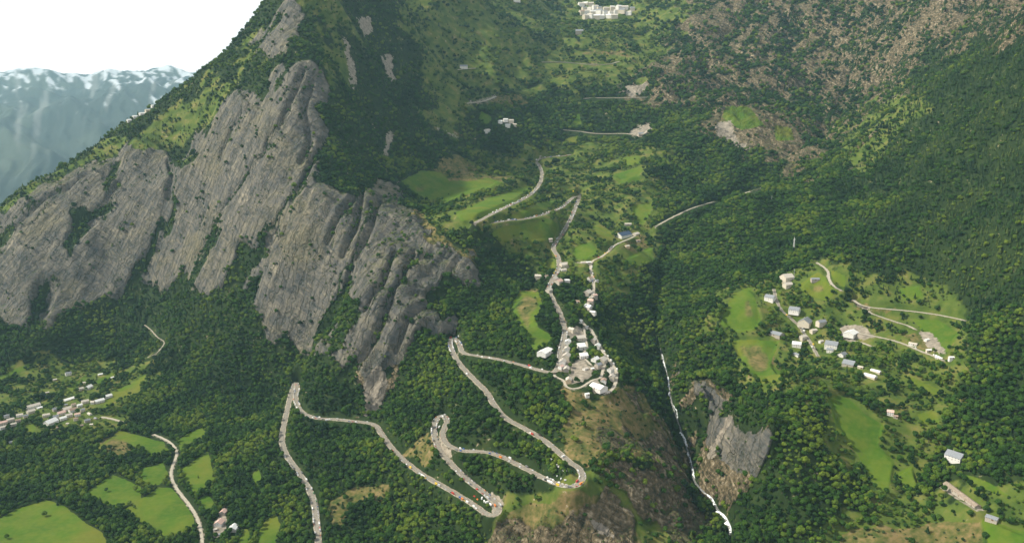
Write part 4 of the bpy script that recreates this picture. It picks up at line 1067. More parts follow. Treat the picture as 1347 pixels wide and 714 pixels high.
dens *= 1 - np.clip((cv['meadow'] - .35) * 5, 0, 1) * 0.997
dens *= 1 - np.clip((cv['bare'] - .3) * 3, 0, 1) * .985
dens *= 1 - np.clip((cv['open'] - .3) * 2.5, 0, 1) * (1 - np.clip(np.where(TU > 920, .76, .64) + nsd * 1.6 + nsd2, .05, 1))
sel = RNG.random(TX.size) < dens
TX, TY, TZ, TU, TV = [q[sel] for q in (TX, TY, TZ, TU, TV)]
cv = {k: c[sel] for k, c in cv.items()}
# kinds
zone = np.zeros(TX.size)       # chance of a conifer
zone += sstep(1050, 1300, TU + fbm(TX / 200, TY / 200, 2) * 120) * sstep(480, 330, TV) * .80
zone += sstep(640, 560, TU) * sstep(430, 480, TU) * sstep(230, 170, TV) * .4
zone += sstep(330, 250, TU) * sstep(470, 380, TV) * .5
zone += .07
is_con = RNG.random(TX.size) < zone
scrubby = ((cv['rock'] > .4) & (RNG.random(TX.size) < .6)) | ((cv['brown'] > .45) & (RNG.random(TX.size) < np.where(TY > 2500, .1, .55))) | ((cv['dry'] > .45) & (RNG.random(TX.size) < .8)) | ((cv['open'] > .5) & (RNG.random(TX.size) < .35))
kind = np.where(scrubby, 2, np.where(is_con, 1, 0))
grow = np.maximum(1, TY / 2200) ** np.where((TU < 400) & (TV < 290), .35, .8)
size = (.40 + .80 * RNG.random(TX.size) + .25 * fbm(TX / 45, TY / 45, 2)) * grow
size *= np.where(RNG.random(TX.size) < .08, 1.4, 1.0)
print('trees', TX.size, [(kind == k).sum() for k in range(3)])

def copies_of(src, meshes_named, loc, sc, rz, label, cat, group, root_name):
    pass

GROUPS = {}
LAND = [(1060, 560, 'in the leafy woods above the long narrow meadow'), (1050, 620, 'in the leafy woods halfway down to the long narrow meadow'), (1090, 620, 'close to the left border of the long narrow meadow'), (680, 570, 'just below the long leg of the right hairpin'), (640, 560, 'below the straight under the cliff hairpin'), (1340, 350, 'at the upper right edge above the gravel tracks'), (30, 650, 'left of the big field at the bottom left'), (150, 700, 'between the big field and the valley road'), (180, 600, 'around the upper valley fields'), (290, 650, 'right of the valley road'), (330, 700, 'beside the farm at the bottom left'),
    (390, 690, 'left of the road leaving the bottom edge'), (440, 700, 'right of the road leaving the bottom edge'), (400, 630, 'at the bend of the lowest left road'), (500, 700, 'at the bottom edge under the pale clearing'), (480, 610, 'left of the long ramp'),
    (560, 700, 'at the bottom edge below the long ramp'), (600, 670, 'just below the long ramp'), (560, 590, 'between the ramp and the middle left hairpin'), (650, 640, 'between the two legs right of the lowest hairpin'), (660, 700, 'under the lowest hairpin'),
    (720, 690, 'on the dry slope at the bottom centre'), (780, 690, 'beside the pale rock path'), (700, 590, 'between the two legs of the right hairpin'), (790, 600, 'on the brow right of the right hairpin'), (780, 550, 'on the orange grass below the village'),
    (840, 640, 'on the brown cliff left of the gorge'), (850, 700, 'at the foot of the brown cliff'), (880, 560, 'on the left wall of the gorge'), (920, 690, 'left of the torrent at the bottom'), (930, 620, 'at the torrent under the right gorge cliff'),
    (990, 620, 'on the right gorge cliff'), (990, 700, 'right of the torrent at the bottom'), (1040, 640, 'above the right gorge cliff'), (1060, 700, 'at the bottom edge right of the gorge'), (1040, 560, 'left of the long narrow meadow'),
    (1130, 640, 'in the long narrow meadow'), (1130, 700, 'on the tan clearing at the bottom right'), (1200, 650, 'right of the long narrow meadow'), (1200, 700, 'at the right end of the tan clearing'), (1250, 690, 'below the long ruined barn'),
    (1290, 650, 'around the long ruined barn'), (1330, 700, 'in the bottom right corner'), (1230, 590, 'left of the lone slate roofed house'), (1300, 600, 'right of the lone slate roofed house'), (1320, 540, 'on the right edge above the bottom corner'), (1320, 500, 'on the right edge halfway up'), (1320, 450, 'on the right edge beyond the gravel track'), (1260, 440, 'beyond the end of the gravel track'), (1270, 400, 'above the long gravel track'), (1290, 340, 'in the dark woods on the right'), (1330, 300, 'at the right edge in the dark woods'), (1020, 620, 'on the rim of the right gorge cliff'), (1070, 600, 'in the woods between the gorge cliff and the long meadow'), (1060, 660, 'left of the lower end of the long meadow'), (1330, 400, 'on the upper right edge'), (1200, 520, 'above the isolated house in the woods'),
    (300, 320, 'on the grey slabs'), (500, 400, 'on the grey spur'), (640, 450, 'above the cliff hairpin'), (800, 520, 'at the tip of the road-side village')]
def zone_words(u, v):
    return min(LAND, key=lambda q: (q[0] - u) ** 2 + (q[1] - v) ** 2)[2]
def plant(k, idx, meshes, trunk, name, cat, wd):
    for n_, i in enumerate(idx):
        r_ = empty(name, (float(TX[i]), float(TY[i]), float(TZ[i]) - .3), random.uniform(0, 6.28)); s = float(size[i]); r_.scale = (s, s, s * random.uniform(.9, 1.12))
        z = zone_words(TU[i], TV[i])
        sw = ('tall' if s > 1.08 else 'short' if s < .8 else 'middle-sized') if k < 2 else ('larger' if s > 1 else 'small')
        tag(r_, sw + ' ' + wd + ' ' + z, cat, sw + ' ' + wd + ('es ' if k == 2 else 's ') + z)
        c = bpy.data.objects.new('crown' if k < 2 else 'leaves', meshes[int(RNG.integers(len(meshes)))]); COL.objects.link(c); c.parent = r_
        if trunk:
            t = bpy.data.objects.new('trunk', trunk); COL.objects.link(t); t.parent = r_
inframe = (TU > 4) & (TU < PW - 4) & (TV > 0) & (TV < PH + 2)
single = np.zeros(TX.size, bool)
for k, meshes, trunk, name, cat, wd, num in ((0, BROAD, BTRUNK, 'broadleaf_tree', 'tree', 'round leafy tree', 300), (1, CONIF, CTRUNK, 'conifer_tree', 'conifer', 'dark conifer', 300), (2, SHRUB, None, 'shrub', 'shrub', 'rounded bush', 200)):
    c = np.where((kind == k) & inframe)[0]
    near = np.hypot(TX[c], TY[c]) / size[c]
    idx = c[np.argsort(near)[:num]]
    single[idx] = True
    plant(k, idx, meshes, trunk, name, cat, wd)

def stuff_forest(name, meshes, m, label, cat):
    """one object: a point for every tree, geometry nodes grow a crown on each"""
    me = bpy.data.meshes.new(name); n_ = int(m.sum())
    me.vertices.add(n_)
    me.vertices.foreach_set('co', np.stack([TX[m], TY[m], TZ[m] - .3], -1).astype(np.float32).ravel())
    a = me.attributes.new('size', 'FLOAT', 'POINT'); a.data.foreach_set('value', size[m].astype(np.float32))
    a = me.attributes.new('turn', 'FLOAT', 'POINT'); a.data.foreach_set('value', RNG.uniform(0, 6.28, n_).astype(np.float32))
    a = me.attributes.new('which', 'INT', 'POINT'); a.data.foreach_set('value', RNG.integers(0, len(meshes), n_).astype(np.int32))
    o = link(name, me, 'stuff'); o['label'] = label; o['category'] = cat
    ng = bpy.data.node_groups.new(name, 'GeometryNodeTree')
    ng.interface.new_socket('Geometry', in_out='INPUT', socket_type='NodeSocketGeometry'); ng.interface.new_socket('Geometry', in_out='OUTPUT', socket_type='NodeSocketGeometry')
    N, L = ng.nodes, ng.links
    gi = N.new('NodeGroupInput'); go = N.new('NodeGroupOutput')
    g2i = N.new('GeometryNodeGeometryToInstance')
    for q, mm in enumerate(reversed(meshes)):
        ob = bpy.data.objects.new('template', mm)
        oi = N.new('GeometryNodeObjectInfo'); oi.inputs['Object'].default_value = ob; oi.inputs['As Instance'].default_value = True
        L.new(oi.outputs['Geometry'], g2i.inputs[0])
    iop = N.new('GeometryNodeInstanceOnPoints'); iop.inputs['Pick Instance'].default_value = True
    def att(nm, ty):
        t = N.new('GeometryNodeInputNamedAttribute'); t.data_type = ty; t.inputs['Name'].default_value = nm; return t.outputs['Attribute']
    cb = N.new('ShaderNodeCombineXYZ'); L.new(att('turn', 'FLOAT'), cb.inputs['Z'])
    e2r = N.new('FunctionNodeEulerToRotation'); L.new(cb.outputs[0], e2r.inputs[0])
    jn = N.new('GeometryNodeJoinGeometry')
    L.remove(g2i.outputs[0].links[0]) if g2i.outputs[0].links else None
    for l in list(g2i.inputs[0].links):
        L.new(l.from_socket, jn.inputs[0])
    N.remove(g2i)
    L.new(gi.outputs[0], iop.inputs['Points']); L.new(jn.outputs[0], iop.inputs['Instance'])
    L.new(att('which', 'INT'), iop.inputs['Instance Index']); L.new(e2r.outputs[0], iop.inputs['Rotation']); L.new(att('size', 'FLOAT'), iop.inputs['Scale'])
    L.new(iop.outputs[0], go.inputs[0])
    md_ = o.modifiers.new('grow', 'NODES'); md_.node_group = ng
    return o
stuff_forest('broadleaf_woods', BROAD, (kind == 0) & ~single, 'dense green broadleaf woods covering the mountain slopes', 'woods')
stuff_forest('conifer_woods', CONIF, (kind == 1) & ~single, 'dark conifer woods on the upper and right hand slopes', 'woods')
stuff_forest('shrubs', SHRUB, (kind == 2) & ~single, 'scattered low shrubs on rock, ledges and dry ground', 'shrubs')
# ---------------------------------------------------------------- houses
def house(site):
    x, y, z, length, dp, st, r, wl, turn, words, grp, dist = site
    iw = math.atan2(math.sin(turn) / 0.42, math.cos(turn))
    length = length * min(1.9, math.hypot(math.cos(turn), math.sin(turn) / 0.42)) if abs(turn) > .35 else length
    wd = max(5.5, length * dp); hgt = 2.9 * st; big = y < 2600
    nm = 'barn' if 'barn' in words else 'shed' if ('shed' in words or 'hut' in words or 'annex' in words) else 'hall' if 'hall' in words else 'hotel' if 'resort' in words else 'house'
    if nm == 'hotel': wd = max(wd, 14); hgt = 3.2 * (st + 2)
    root = empty(nm, (x, y, z), iw)
    tag(root, words.format(r=ROOFWORD[r]), {'hotel': 'hotel', 'hall': 'hall', 'barn': 'barn', 'shed': 'shed'}.get(nm, 'house'), grp)
    a, b = length / 2, wd / 2; up = b * (0.62 if st > 1 else 0.42)
    bm = bmesh.new()
    v = [bm.verts.new(p) for p in ((-a, -b, -6), (a, -b, -6), (a, b, -6), (-a, b, -6), (-a, -b, hgt), (a, -b, hgt), (a, b, hgt), (-a, b, hgt), (-a, 0, hgt + up), (a, 0, hgt + up))]
    for f in ((0, 1, 5, 4), (2, 3, 7, 6), (1, 2, 6, 9, 5), (3, 0, 4, 8, 7)): bm.faces.new([v[i] for i in f])
    part('wall', bm, WALLS[wl], root)
    bm = bmesh.new(); o = .55; t = .22; sl = up / b
    prof = [(-b - o, hgt - o * sl), (0, hgt + up), (b + o, hgt - o * sl)]
    A = [bm.verts.new((-a - o, p[0], p[1] + .02)) for p in prof] + [bm.verts.new((-a - o, p[0], p[1] + t)) for p in prof]
    B = [bm.verts.new((a + o, p[0], p[1] + .02)) for p in prof] + [bm.verts.new((a + o, p[0], p[1] + t)) for p in prof]
    for i, j in ((3, 4), (4, 5)): bm.faces.new((A[i], B[i], B[j], A[j]))
    for i, j in ((1, 0), (2, 1)): bm.faces.new((A[i], B[i], B[j], A[j]))
    bm.faces.new((A[0], B[0], B[3], A[3])); bm.faces.new((A[5], B[5], B[2], A[2]))
    for Q in (A, B): bm.faces.new((Q[0], Q[1], Q[4], Q[3])); bm.faces.new((Q[1], Q[2], Q[5], Q[4]))
    bmesh.ops.recalc_face_normals(bm, faces=bm.faces)
    rf = part('roof', bm, ROOFS[r], root)
    if nm == 'house' and y < 3200:
        bm = bmesh.new(); cx = a * random.uniform(-.5, .5); box(bm, cx - .45, cx + .45, b * .25, b * .25 + .8, hgt + up * .55, hgt + up + .9); box(bm, cx - .6, cx + .6, b * .25 - .12, b * .25 + .92, hgt + up + .9, hgt + up + 1.1)
        part('chimney', bm, WALLS['stone'], rf)
    # windows: front long side and right gable, every storey
    n = int(max(2, min(5, length / 3.6))) if big else 3
    floors = st if nm != 'hotel' else st + 1
    for s in range(min(floors, 3 if big else 2)):
        for i in range(n):
            if s == 0 and i == n // 2: continue
            wx = -a + length * (i + .5) / n; zz = 1.0 + s * 2.9
            bm = bmesh.new(); box(bm, wx - .62, wx + .62, -b - .06, -b + .05, zz, zz + 1.45, 1); box(bm, wx - .45, wx + .45, -b - .10, -b - .04, zz + .15, zz + 1.3, 0)
            part('window', bm, [glass, frame_m], root)
    for sx in ((-1, 1) if big else (1,)):
        bm = bmesh.new(); xx = sx * a; box(bm, min(xx, xx + sx * .06), max(xx, xx + sx * .06), -.6, .6, hgt - 1.7, hgt - .3, 1); box(bm, min(xx + sx * .06, xx + sx * .1), max(xx + sx * .06, xx + sx * .1), -.45, .45, hgt - 1.55, hgt - .45, 0)
        part('window', bm, [glass, frame_m], root)
    if y < 3200:
        bm = bmesh.new(); wx = -a + length * (n // 2 + .5) / n; w_ = 1.5 if nm in ('barn', 'hall', 'shed') else .55
        box(bm, wx - w_, wx + w_, -b - .07, -b + .05, -.1, 2.4 if w_ > 1 else 2.1)
        dr = part('door', bm, wood, root)
    return root
for s in SITES: house(s)

def span(u0, v0, u1, v1):
    p = Vector(ray_hit(u0, v0)); q = Vector(ray_hit(u1, v1)); return p, q
# long ruined barn at the right edge
p, q = span(1244, 641, 1286, 668); c = (p + q) / 2; L_ = (q - p).xy.length; tt = np.linspace(0, 1, 12); zb = float(height_at(p.x + (q.x - p.x) * tt, p.y + (q.y - p.y) * tt).max())
root = empty('ruined_barn', (c.x, c.y, zb - .6), math.atan2(q.y - p.y, q.x - p.x))
tag(root, 'very long narrow ruined barn with sagging brown roof in the lower right woods', 'barn')
a, b = L_ / 2, 5.0; bm = bmesh.new(); box(bm, -a, a, -b, b, -12, 3.6); part('wall', bm, WALLS['stone'], root)
bm = bmesh.new(); rng = random.Random(5); rows = []
for i in range(15):
    X = -a - .5 + (2 * a + 1) * i / 14; sag = rng.uniform(-.35, .15)
    rows.append([bm.verts.new((X, -b - .6, 3.45 + sag * .3)), bm.verts.new((X, 0, 6.2 + sag)), bm.verts.new((X, b + .6, 3.45)), bm.verts.new((X, b + .6, 3.25)), bm.verts.new((X, -b - .6, 3.2))])
for A, B in zip(rows, rows[1:]):
    for i in range(5): bm.faces.new((A[i], B[i], B[(i + 1) % 5], A[(i + 1) % 5]))
for A in (rows[0], rows[-1]): bm.faces.new(A)
bmesh.ops.recalc_face_normals(bm, faces=bm.faces); part('roof', bm, simple('weathered_tiles', (0.25, 0.20, 0.155), .9, vary=.35, scale=.6), root)
for i in range(5):
    bm = bmesh.new(); X = -a + L_ * (i + .5) / 5; box(bm, X - 1, X + 1, -b - .08, -b + .05, .2, 2.4); part('doorway', bm, wood, root)
# two barrel roofed barns
def barrel(u0, v0, u1, v1, wd, words):
    p, q = span(u0, v0, u1, v1); c = (p + q) / 2; a = (q - p).xy.length / 2
    root = empty('barrel_roof_barn', (c.x, c.y, c.z), math.atan2(q.y - p.y, q.x - p.x)); tag(root, words, 'barn', 'barrel roofed barns')
    bm = bmesh.new(); box(bm, -a, a, -wd / 2, wd / 2, -6, 2.6); part('wall', bm, WALLS['cream'], root)
    bm = bmesh.new(); R0, R1 = [], []
    for i in range(11):
        t = math.pi * i / 10
        R0.append(bm.verts.new((-a - .3, math.cos(t) * (wd / 2 + .3), 2.55 + math.sin(t) * wd * .34))); R1.append(bm.verts.new((a + .3, math.cos(t) * (wd / 2 + .3), 2.55 + math.sin(t) * wd * .34)))
    for i in range(10): bm.faces.new((R0[i], R0[i + 1], R1[i + 1], R1[i]))
    bm.faces.new(R0); bm.faces.new(R1[::-1]); bmesh.ops.recalc_face_normals(bm, faces=bm.faces)
    part('roof', bm, ROOFS['tin'], root)
    bm = bmesh.new(); box(bm, a, a + .1, -1.6, 1.6, -.2, 2.5); part('door', bm, wood, root)
barrel(1137, 493, 1152, 499, 11, 'larger white barrel roofed barn at the lower end of the hamlet')
barrel(1146, 487, 1158, 492, 8, 'narrower white barrel roofed barn just behind the larger one')
# ---------------------------------------------------------------- masts
def mast(u, v, ht, words, lattice):
    x, y, z = ray_hit(u, v); root = empty('transmission_mast' if lattice else 'utility_pole', (x, y, z)); tag(root, words, 'mast' if lattice else 'pole')
    bm = bmesh.new()
    def bar(a, b_, r):
        a, b_ = Vector(a), Vector(b_); d = (b_ - a).normalized(); t = d.orthogonal().normalized(); s = d.cross(t)
        A = [bm.verts.new(a + (t * i + s * j) * r) for i, j in ((1, 1), (-1, 1), (-1, -1), (1, -1))]; B = [bm.verts.new(b_ + (t * i + s * j) * r) for i, j in ((1, 1), (-1, 1), (-1, -1), (1, -1))]
        for i in range(4): bm.faces.new((A[i], A[(i + 1) % 4], B[(i + 1) % 4], B[i]))
        bm.faces.new(B)
    if lattice:
        w0, w1 = 1.9, .6; n = 12
        for sx, sy in ((1, 1), (-1, 1), (-1, -1), (1, -1)): bar((sx * w0, sy * w0, -2), (sx * w1, sy * w1, ht), .22)
        for k in range(n):
            z0, z1 = ht * k / n, ht * (k + 1) / n; a0 = w0 + (w1 - w0) * k / n; a1 = w0 + (w1 - w0) * (k + 1) / n
            C = [(1, 1), (-1, 1), (-1, -1), (1, -1)]
            for i in range(4):
                p_, q_ = C[i], C[(i + 1) % 4]
                bar((p_[0] * a0, p_[1] * a0, z0), (q_[0] * a1, q_[1] * a1, z1), .12); bar((p_[0] * a1, p_[1] * a1, z1), (q_[0] * a1, q_[1] * a1, z1), .12)
        part('tower', bm, frame_m, root)
        bm = bmesh.new(); bar((0, 0, ht), (0, 0, ht + 5), .15); part('antenna', bm, metal, root)
        for s_ in (-1, 1):
            bm = bmesh.new(); bmesh.ops.create_cone(bm, cap_ends=True, segments=14, radius1=1.3, radius2=.5, depth=.6, matrix=Matrix.Translation((s_ * 1.2, -1.0, ht * .86 + s_)) @ Matrix.Rotation(math.pi / 2, 4, 'X')); part('dish', bm, frame_m, root)
    else:
        bar((0, 0, -1), (0, 0, ht), .28); part('pole', bm, metal, root); bm = bmesh.new(); bar((-1.6, 0, ht - .8), (1.6, 0, ht - .8), .16); part('crossarm', bm, metal, root)
        for s_ in (-1.4, 0, 1.4):
            bm = bmesh.new(); bmesh.ops.create_cone(bm, cap_ends=True, segments=8, radius1=.22, radius2=.12, depth=.6, matrix=Matrix.Translation((s_, 0, ht - .35))); part('insulator', bm, frame_m, root)
mast(1044, 330, 34, 'tall pale lattice mast rising out of the woods above the hamlet', True)
mast(1044, 368, 26, 'pale metal pole beside the big square house of the hamlet', False)
mast(1015, 265, 16, 'lone pole in the woods under the forest track', False)
# ---------------------------------------------------------------- vehicles
PAINT = {'white': (.80, .80, .79), 'silver': (.50, .51, .52), 'black': (.02, .02, .022), 'grey': (.16, .165, .17), 'red': (.45, .03, .02), 'blue': (.03, .10, .32), 'yellow': (.75, .50, .04), 'orange': (.70, .20, .03), 'green': (.04, .18, .07)}
PM = {k: simple(k + '_paint', c, .28, .5) for k, c in PAINT.items()}
tyre_m = simple('tyre_rubber', (.02, .02, .02), .9); hub_m = simple('wheel_rim', (.4, .4, .4), .4, metal=.6); canvas = simple('white_canvas', (.8, .8, .78), .8); lamp_m = simple('lamp_glass', (.7, .7, .65), .2)
def loft(bm, prof, w0, mi=0):
    """side profile [(x, z, halfwidth)] extruded across the car"""
    Lv = [bm.verts.new((x, -w, z)) for x, z, w in prof]; Rv = [bm.verts.new((x, w, z)) for x, z, w in prof]
    n = len(prof)
    for i in range(n): bm.faces.new((Lv[i], Lv[(i + 1) % n], Rv[(i + 1) % n], Rv[i])).material_index = mi
    bm.faces.new(Lv[::-1]).material_index = mi; bm.faces.new(Rv).material_index = mi
    bmesh.ops.recalc_face_normals(bm, faces=bm.faces)
def wheel_mesh(r, w):
    bm = bmesh.new(); M_ = Matrix.Rotation(math.pi / 2, 4, 'X')
    bmesh.ops.create_cone(bm, cap_ends=True, segments=12, radius1=r, radius2=r, depth=w, matrix=M_)
    k = len(bm.faces); bmesh.ops.create_cone(bm, cap_ends=True, segments=10, radius1=r * .6, radius2=r * .6, depth=w + .04, matrix=M_); bm.faces.ensure_lookup_table()
    for f in bm.faces[k:]: f.material_index = 1
    return as_mesh('wheel', bm, [tyre_m, hub_m])
KINDS = {}
def vehicle_kind(kind):
    if kind == 'car':
        body = [(-2.1, .35, .82), (2.05, .35, .82), (2.15, .62, .80), (1.95, .82, .80), (1.05, .95, .82), (-1.55, 1.0, .82), (-2.1, .92, .80)]
        cab = [(1.0, .95, .78), (.35, 1.42, .62), (-1.1, 1.46, .62), (-1.75, .99, .76)]; roof = [(.33, 1.43, .60), (.30, 1.49, .58), (-1.05, 1.53, .58), (-1.1, 1.46, .60)]; wh = (1.32, -1.3, .72, .33)
    elif kind == 'van':
        body = [(-2.4, .4, .95), (2.4, .4, .95), (2.5, .8, .93), (2.3, 1.15, .93), (1.6, 1.3, .95), (1.2, 2.15, .85), (-2.4, 2.2, .85)]
        cab = [(1.62, 1.32, .90), (1.25, 2.05, .88), (.5, 2.05, .96), (.5, 1.32, .97)]; roof = [(-2.2, 2.2, .8), (1.1, 2.16, .8), (1.0, 2.26, .75), (-2.2, 2.28, .75)]; wh = (1.6, -1.55, .85, .36)
    elif kind == 'camper':
        body = [(-3.4, .45, 1.1), (3.1, .45, 1.05), (3.3, .85, 1.0), (3.0, 1.25, 1.0), (2.4, 1.5, 1.05), (2.3, 2.0, 1.1), (2.75, 2.25, 1.1), (2.6, 2.95, 1.05), (-3.4, 2.95, 1.1)]
        cab = [(2.42, 1.5, 1.0), (2.33, 1.98, 1.0), (1.5, 1.98, 1.12), (1.5, 1.4, 1.12)]; roof = [(-3.1, 2.95, .9), (2.0, 2.95, .9), (1.8, 3.1, .8), (-2.9, 3.1, .8)]; wh = (2.2, -1.9, .95, .38)
    elif kind == 'coach':
        body = [(-5.8, .45, 1.25), (5.8, .45, 1.25), (5.95, 1.3, 1.2), (5.7, 3.2, 1.15), (-5.8, 3.3, 1.2)]
        cab = [(5.85, 1.5, 1.22), (5.72, 2.6, 1.27), (-5.6, 2.6, 1.27), (-5.6, 1.6, 1.27)]; roof = [(-4.5, 3.28, .9), (4.0, 3.2, .9), (3.8, 3.45, .8), (-4.3, 3.5, .8)]; wh = (3.9, -3.6, 1.1, .48)
    def mk(nm, pr, ms):
        bm = bmesh.new(); loft(bm, pr, 1); return as_mesh(nm, bm, ms)
    x0 = body[1][0]
    bm = bmesh.new(); box(bm, x0 - .02, x0 + .1, .45 + 0, .72, .58, .78); hl = as_mesh('headlight', bm, [lamp_m])
    KINDS[kind] = dict(body=mk('body', body, [PM['white']]), cab=mk('windows', cab, [glass]), roof=mk('roof', roof, [PM['white']]), wheel=wheel_mesh(wh[3], .2), wh=wh, hl=hl)
    if kind in ('camper', 'coach'):
        bmw = bmesh.new(); w_ = body[0][2]
        if kind == 'camper':
            for s in (-1, 1):
                for xx in (-2.4, -.8, .6): box(bmw, xx, xx + .9, min(s * w_, s * (w_ + .03)), max(s * w_, s * (w_ + .03)), 1.6, 2.2)
            KINDS[kind]['side'] = as_mesh('side_window', bmw, [glass])
for k_ in ('car', 'van', 'camper', 'coach'): vehicle_kind(k_)
_paintmesh = {}
def painted(kind, what, col):
    key = (kind, what, col)
    if key not in _paintmesh:
        m = KINDS[kind][what].copy(); m.materials[0] = PM[col]; _paintmesh[key] = m
    return _paintmesh[key]
PARKED = []
NAMEK = {'car': ('parked_car', 'car'), 'van': ('parked_van', 'van'), 'camper': ('motorhome', 'motorhome'), 'coach': ('coach', 'coach')}
def put(kind, col, x, y, z, rz, where, grp=None):
    gap = {'car': 4.2, 'van': 5, 'camper': 6, 'coach': 9}[kind]
    for (a, b, g) in PARKED:
        if math.hypot(a - x, b - y) < (gap + g) / 2: return None
    if kind == 'car':
        if len([1 for p_ in PARKED if p_[2] == 4.2]) >= 290: return None
    PARKED.append((x, y, gap))
    nm, cat = NAMEK[kind]; root = empty(nm, (x, y, z), rz)
    lab = '%s %s parked %s' % (col, cat, where)
    tag(root, lab, cat, '%s %ss parked %s' % (col, cat, where))
    K = KINDS[kind]
    def ch(n_, me, loc=None, sc=None):
        o = bpy.data.objects.new(n_, me); COL.objects.link(o); o.parent = root
        if loc: o.location = loc
        return o
    ch('body', painted(kind, 'body', col)); ch('windows', K['cab']); ch('roof', painted(kind, 'roof', col))
    f, r_, hw, rad = K['wh']
    for wx in (f, r_):
        for s in (-1, 1): ch('wheel', K['wheel'], (wx, s * hw, rad))
    ch('headlight', K['hl']); ch('headlight', K['hl'], (0, -1.17, 0))
    if 'side' in K: ch('side_window', K['side'])
    return root
def colr():
    return random.choices(['white', 'silver', 'grey', 'black', 'red', 'blue', 'yellow', 'orange', 'green'], [48, 16, 8, 8, 6, 6, 3, 3, 2])[0]
CL = {}
for key, w, s, R in PATHS: CL.setdefault(key, []).append(R)
def near_index(R, u, v):
    uu, vv = project(R[:, 0], R[:, 1], R[:, 2]); return int(np.argmin((uu - u) ** 2 + (vv - v) ** 2))
def seg_idx(R, u0, v0, u1, v1):
    i, j = near_index(R, u0, v0), near_index(R, u1, v1); return (i, j) if i < j else (j, i)
def along(key, p0, p1, prob, where, sides=(-1, 1), kinds=('car', 'car', 'van', 'camper'), off=4.6, gapm=6.5, n=0):
    R = CL[key][n]; i, j = seg_idx(R, *p0, *p1)
    seg = R[i:j + 1]
    if len(seg) < 2: return
    d = np.r_[0, np.cumsum(np.linalg.norm(np.diff(seg, axis=0), axis=1))]
    for side in sides:
        t = random.uniform(0, gapm)
        while t < d[-1]:
            if random.random() < prob * 1.45:
                q = [np.interp(t, d, seg[:, k]) for k in range(3)]; q2 = [np.interp(min(t + 2, d[-1]), d, seg[:, k]) for k in range(3)]; q1 = [np.interp(max(t - 2, 0), d, seg[:, k]) for k in range(3)]
                dx, dy = q2[0] - q1[0], q2[1] - q1[1]; L_ = math.hypot(dx, dy) or 1
                put(random.choice(kinds), colr(), q[0] - dy / L_ * off * side, q[1] + dx / L_ * off * side, q[2] - .25, math.atan2(dy, dx) + (math.pi if random.random() < .5 else 0), where)
            t += gapm * random.uniform(.85, 1.5)
along('climb', (418, 712), (375, 595), .40, 'along the road leaving the bottom edge on the left')
along('climb', (383, 517), (396, 538), .45, 'at the leftmost hairpin')
along('climb', (400, 545), (490, 557), .16, 'on the straight right of the leftmost hairpin')
along('climb', (515, 588), (640, 675), .34, 'on the long ramp down left of the lowest hairpin', sides=(-1,))
along('climb', (655, 668), (600, 616), .45, 'on the upper leg right above the lowest hairpin')
along('climb', (577, 588), (588, 552), .50, 'around the middle left hairpin')
along('climb', (600, 590), (700, 620), .22, 'on the ramp between the middle left and the right hairpin')
along('climb', (715, 628), (762, 616), .50, 'around the right hairpin above the cliff')
along('climb', (747, 605), (690, 563), .18, 'on the long leg above the right hairpin')
along('climb', (665, 549), (607, 480), .06, 'on the straight below the hairpin under the grey cliff')
along('climb', (596, 462), (606, 455), .70, 'around the hairpin under the grey cliff', kinds=('camper', 'van', 'car'))
along('climb', (625, 467), (725, 489), .14, 'between the cliff hairpin and the village junction')
along('climb', (737, 480), (743, 437), .40, 'along the village main street')
along('climb', (738, 415), (728, 395), .10, 'on the road above the village')
along('climb', (724, 385), (733, 335), .45, 'in the upper houses along the road')
along('climb', (728, 325), (762, 262), .42, 'on the straight below the top hairpin')
along('terrace', (750, 262), (650, 293), .35, 'along the meadow terrace road')
along('meadow', (640, 285), (709, 243), .42, 'along the upper meadow road')
along('meadow', (711, 235), (748, 205), .18, 'where the upper meadow road enters the woods')
along('upper_lane', (776, 395), (779, 350), .25, 'on the upper lane', off=3.2)
along('upper_lane', (785, 340), (812, 322), .35, 'on the lane up to the long farm building', off=3.2)
along('village_east', (790, 455), (810, 490), .25, 'on the eastern village lane', off=3.2)
along('hamlet_track', (1186, 451), (1238, 473), .3, 'on the gravel track above the bare field', off=3.5, n=3)
along('hamlet_lane', (1030, 408), (1074, 465), .18, 'on the lane through the hamlet across the gorge', off=3.0)
def spot(kind, col, u, v, rz, where):
    x, y, z = ray_hit(u, v); z = height_at(x, y)[0]
    return put(kind, col, x, y, z + .1, rz, where)
for (u, v) in ((634, 656), (637, 660), (641, 661), (645, 664), (649, 666), (642, 667)): spot('camper', 'white', u, v, random.uniform(0, 3), 'tightly together inside the lowest hairpin')
for (u, v, c) in ((628, 657, 'orange'), (624, 653, 'red'), (632, 661, 'orange')): spot('van', c, u, v, random.uniform(0, 3), 'beside the white motorhomes of the lowest hairpin')
for (u, v) in ((578, 562), (580, 560), (576, 565)): spot('camper', 'white', u, v, 1.2, 'inside the middle left hairpin')
for (u, v) in ((580, 549), (586, 546), (589, 551), (570, 553)): spot('camper', 'white', u, v, random.uniform(0, 3), 'on the outer rim of the middle left hairpin')
for (u, v) in ((731, 612), (736, 614), (740, 618), (743, 620), (724, 605), (741, 601), (726, 589)): spot('camper', 'white', u, v, random.uniform(0, 3), 'on the grass inside the right hairpin')
for (u, v) in ((733, 626), (744, 632), (738, 630), (748, 629)): spot('van', 'white', u, v, random.uniform(0, 3), 'at the inner foot of the right hairpin')
for (u, v) in ((593, 445), (603, 443), (600, 453), (598, 463), (607, 449)): spot('camper', 'white', u, v, random.uniform(0, 3), 'in the lay-by at the cliff hairpin')
spot('coach', 'white', 425, 552, .15, 'beside the road right of the leftmost hairpin')
spot('camper', 'white', 430, 553, .15, 'beside the coach right of the leftmost hairpin')
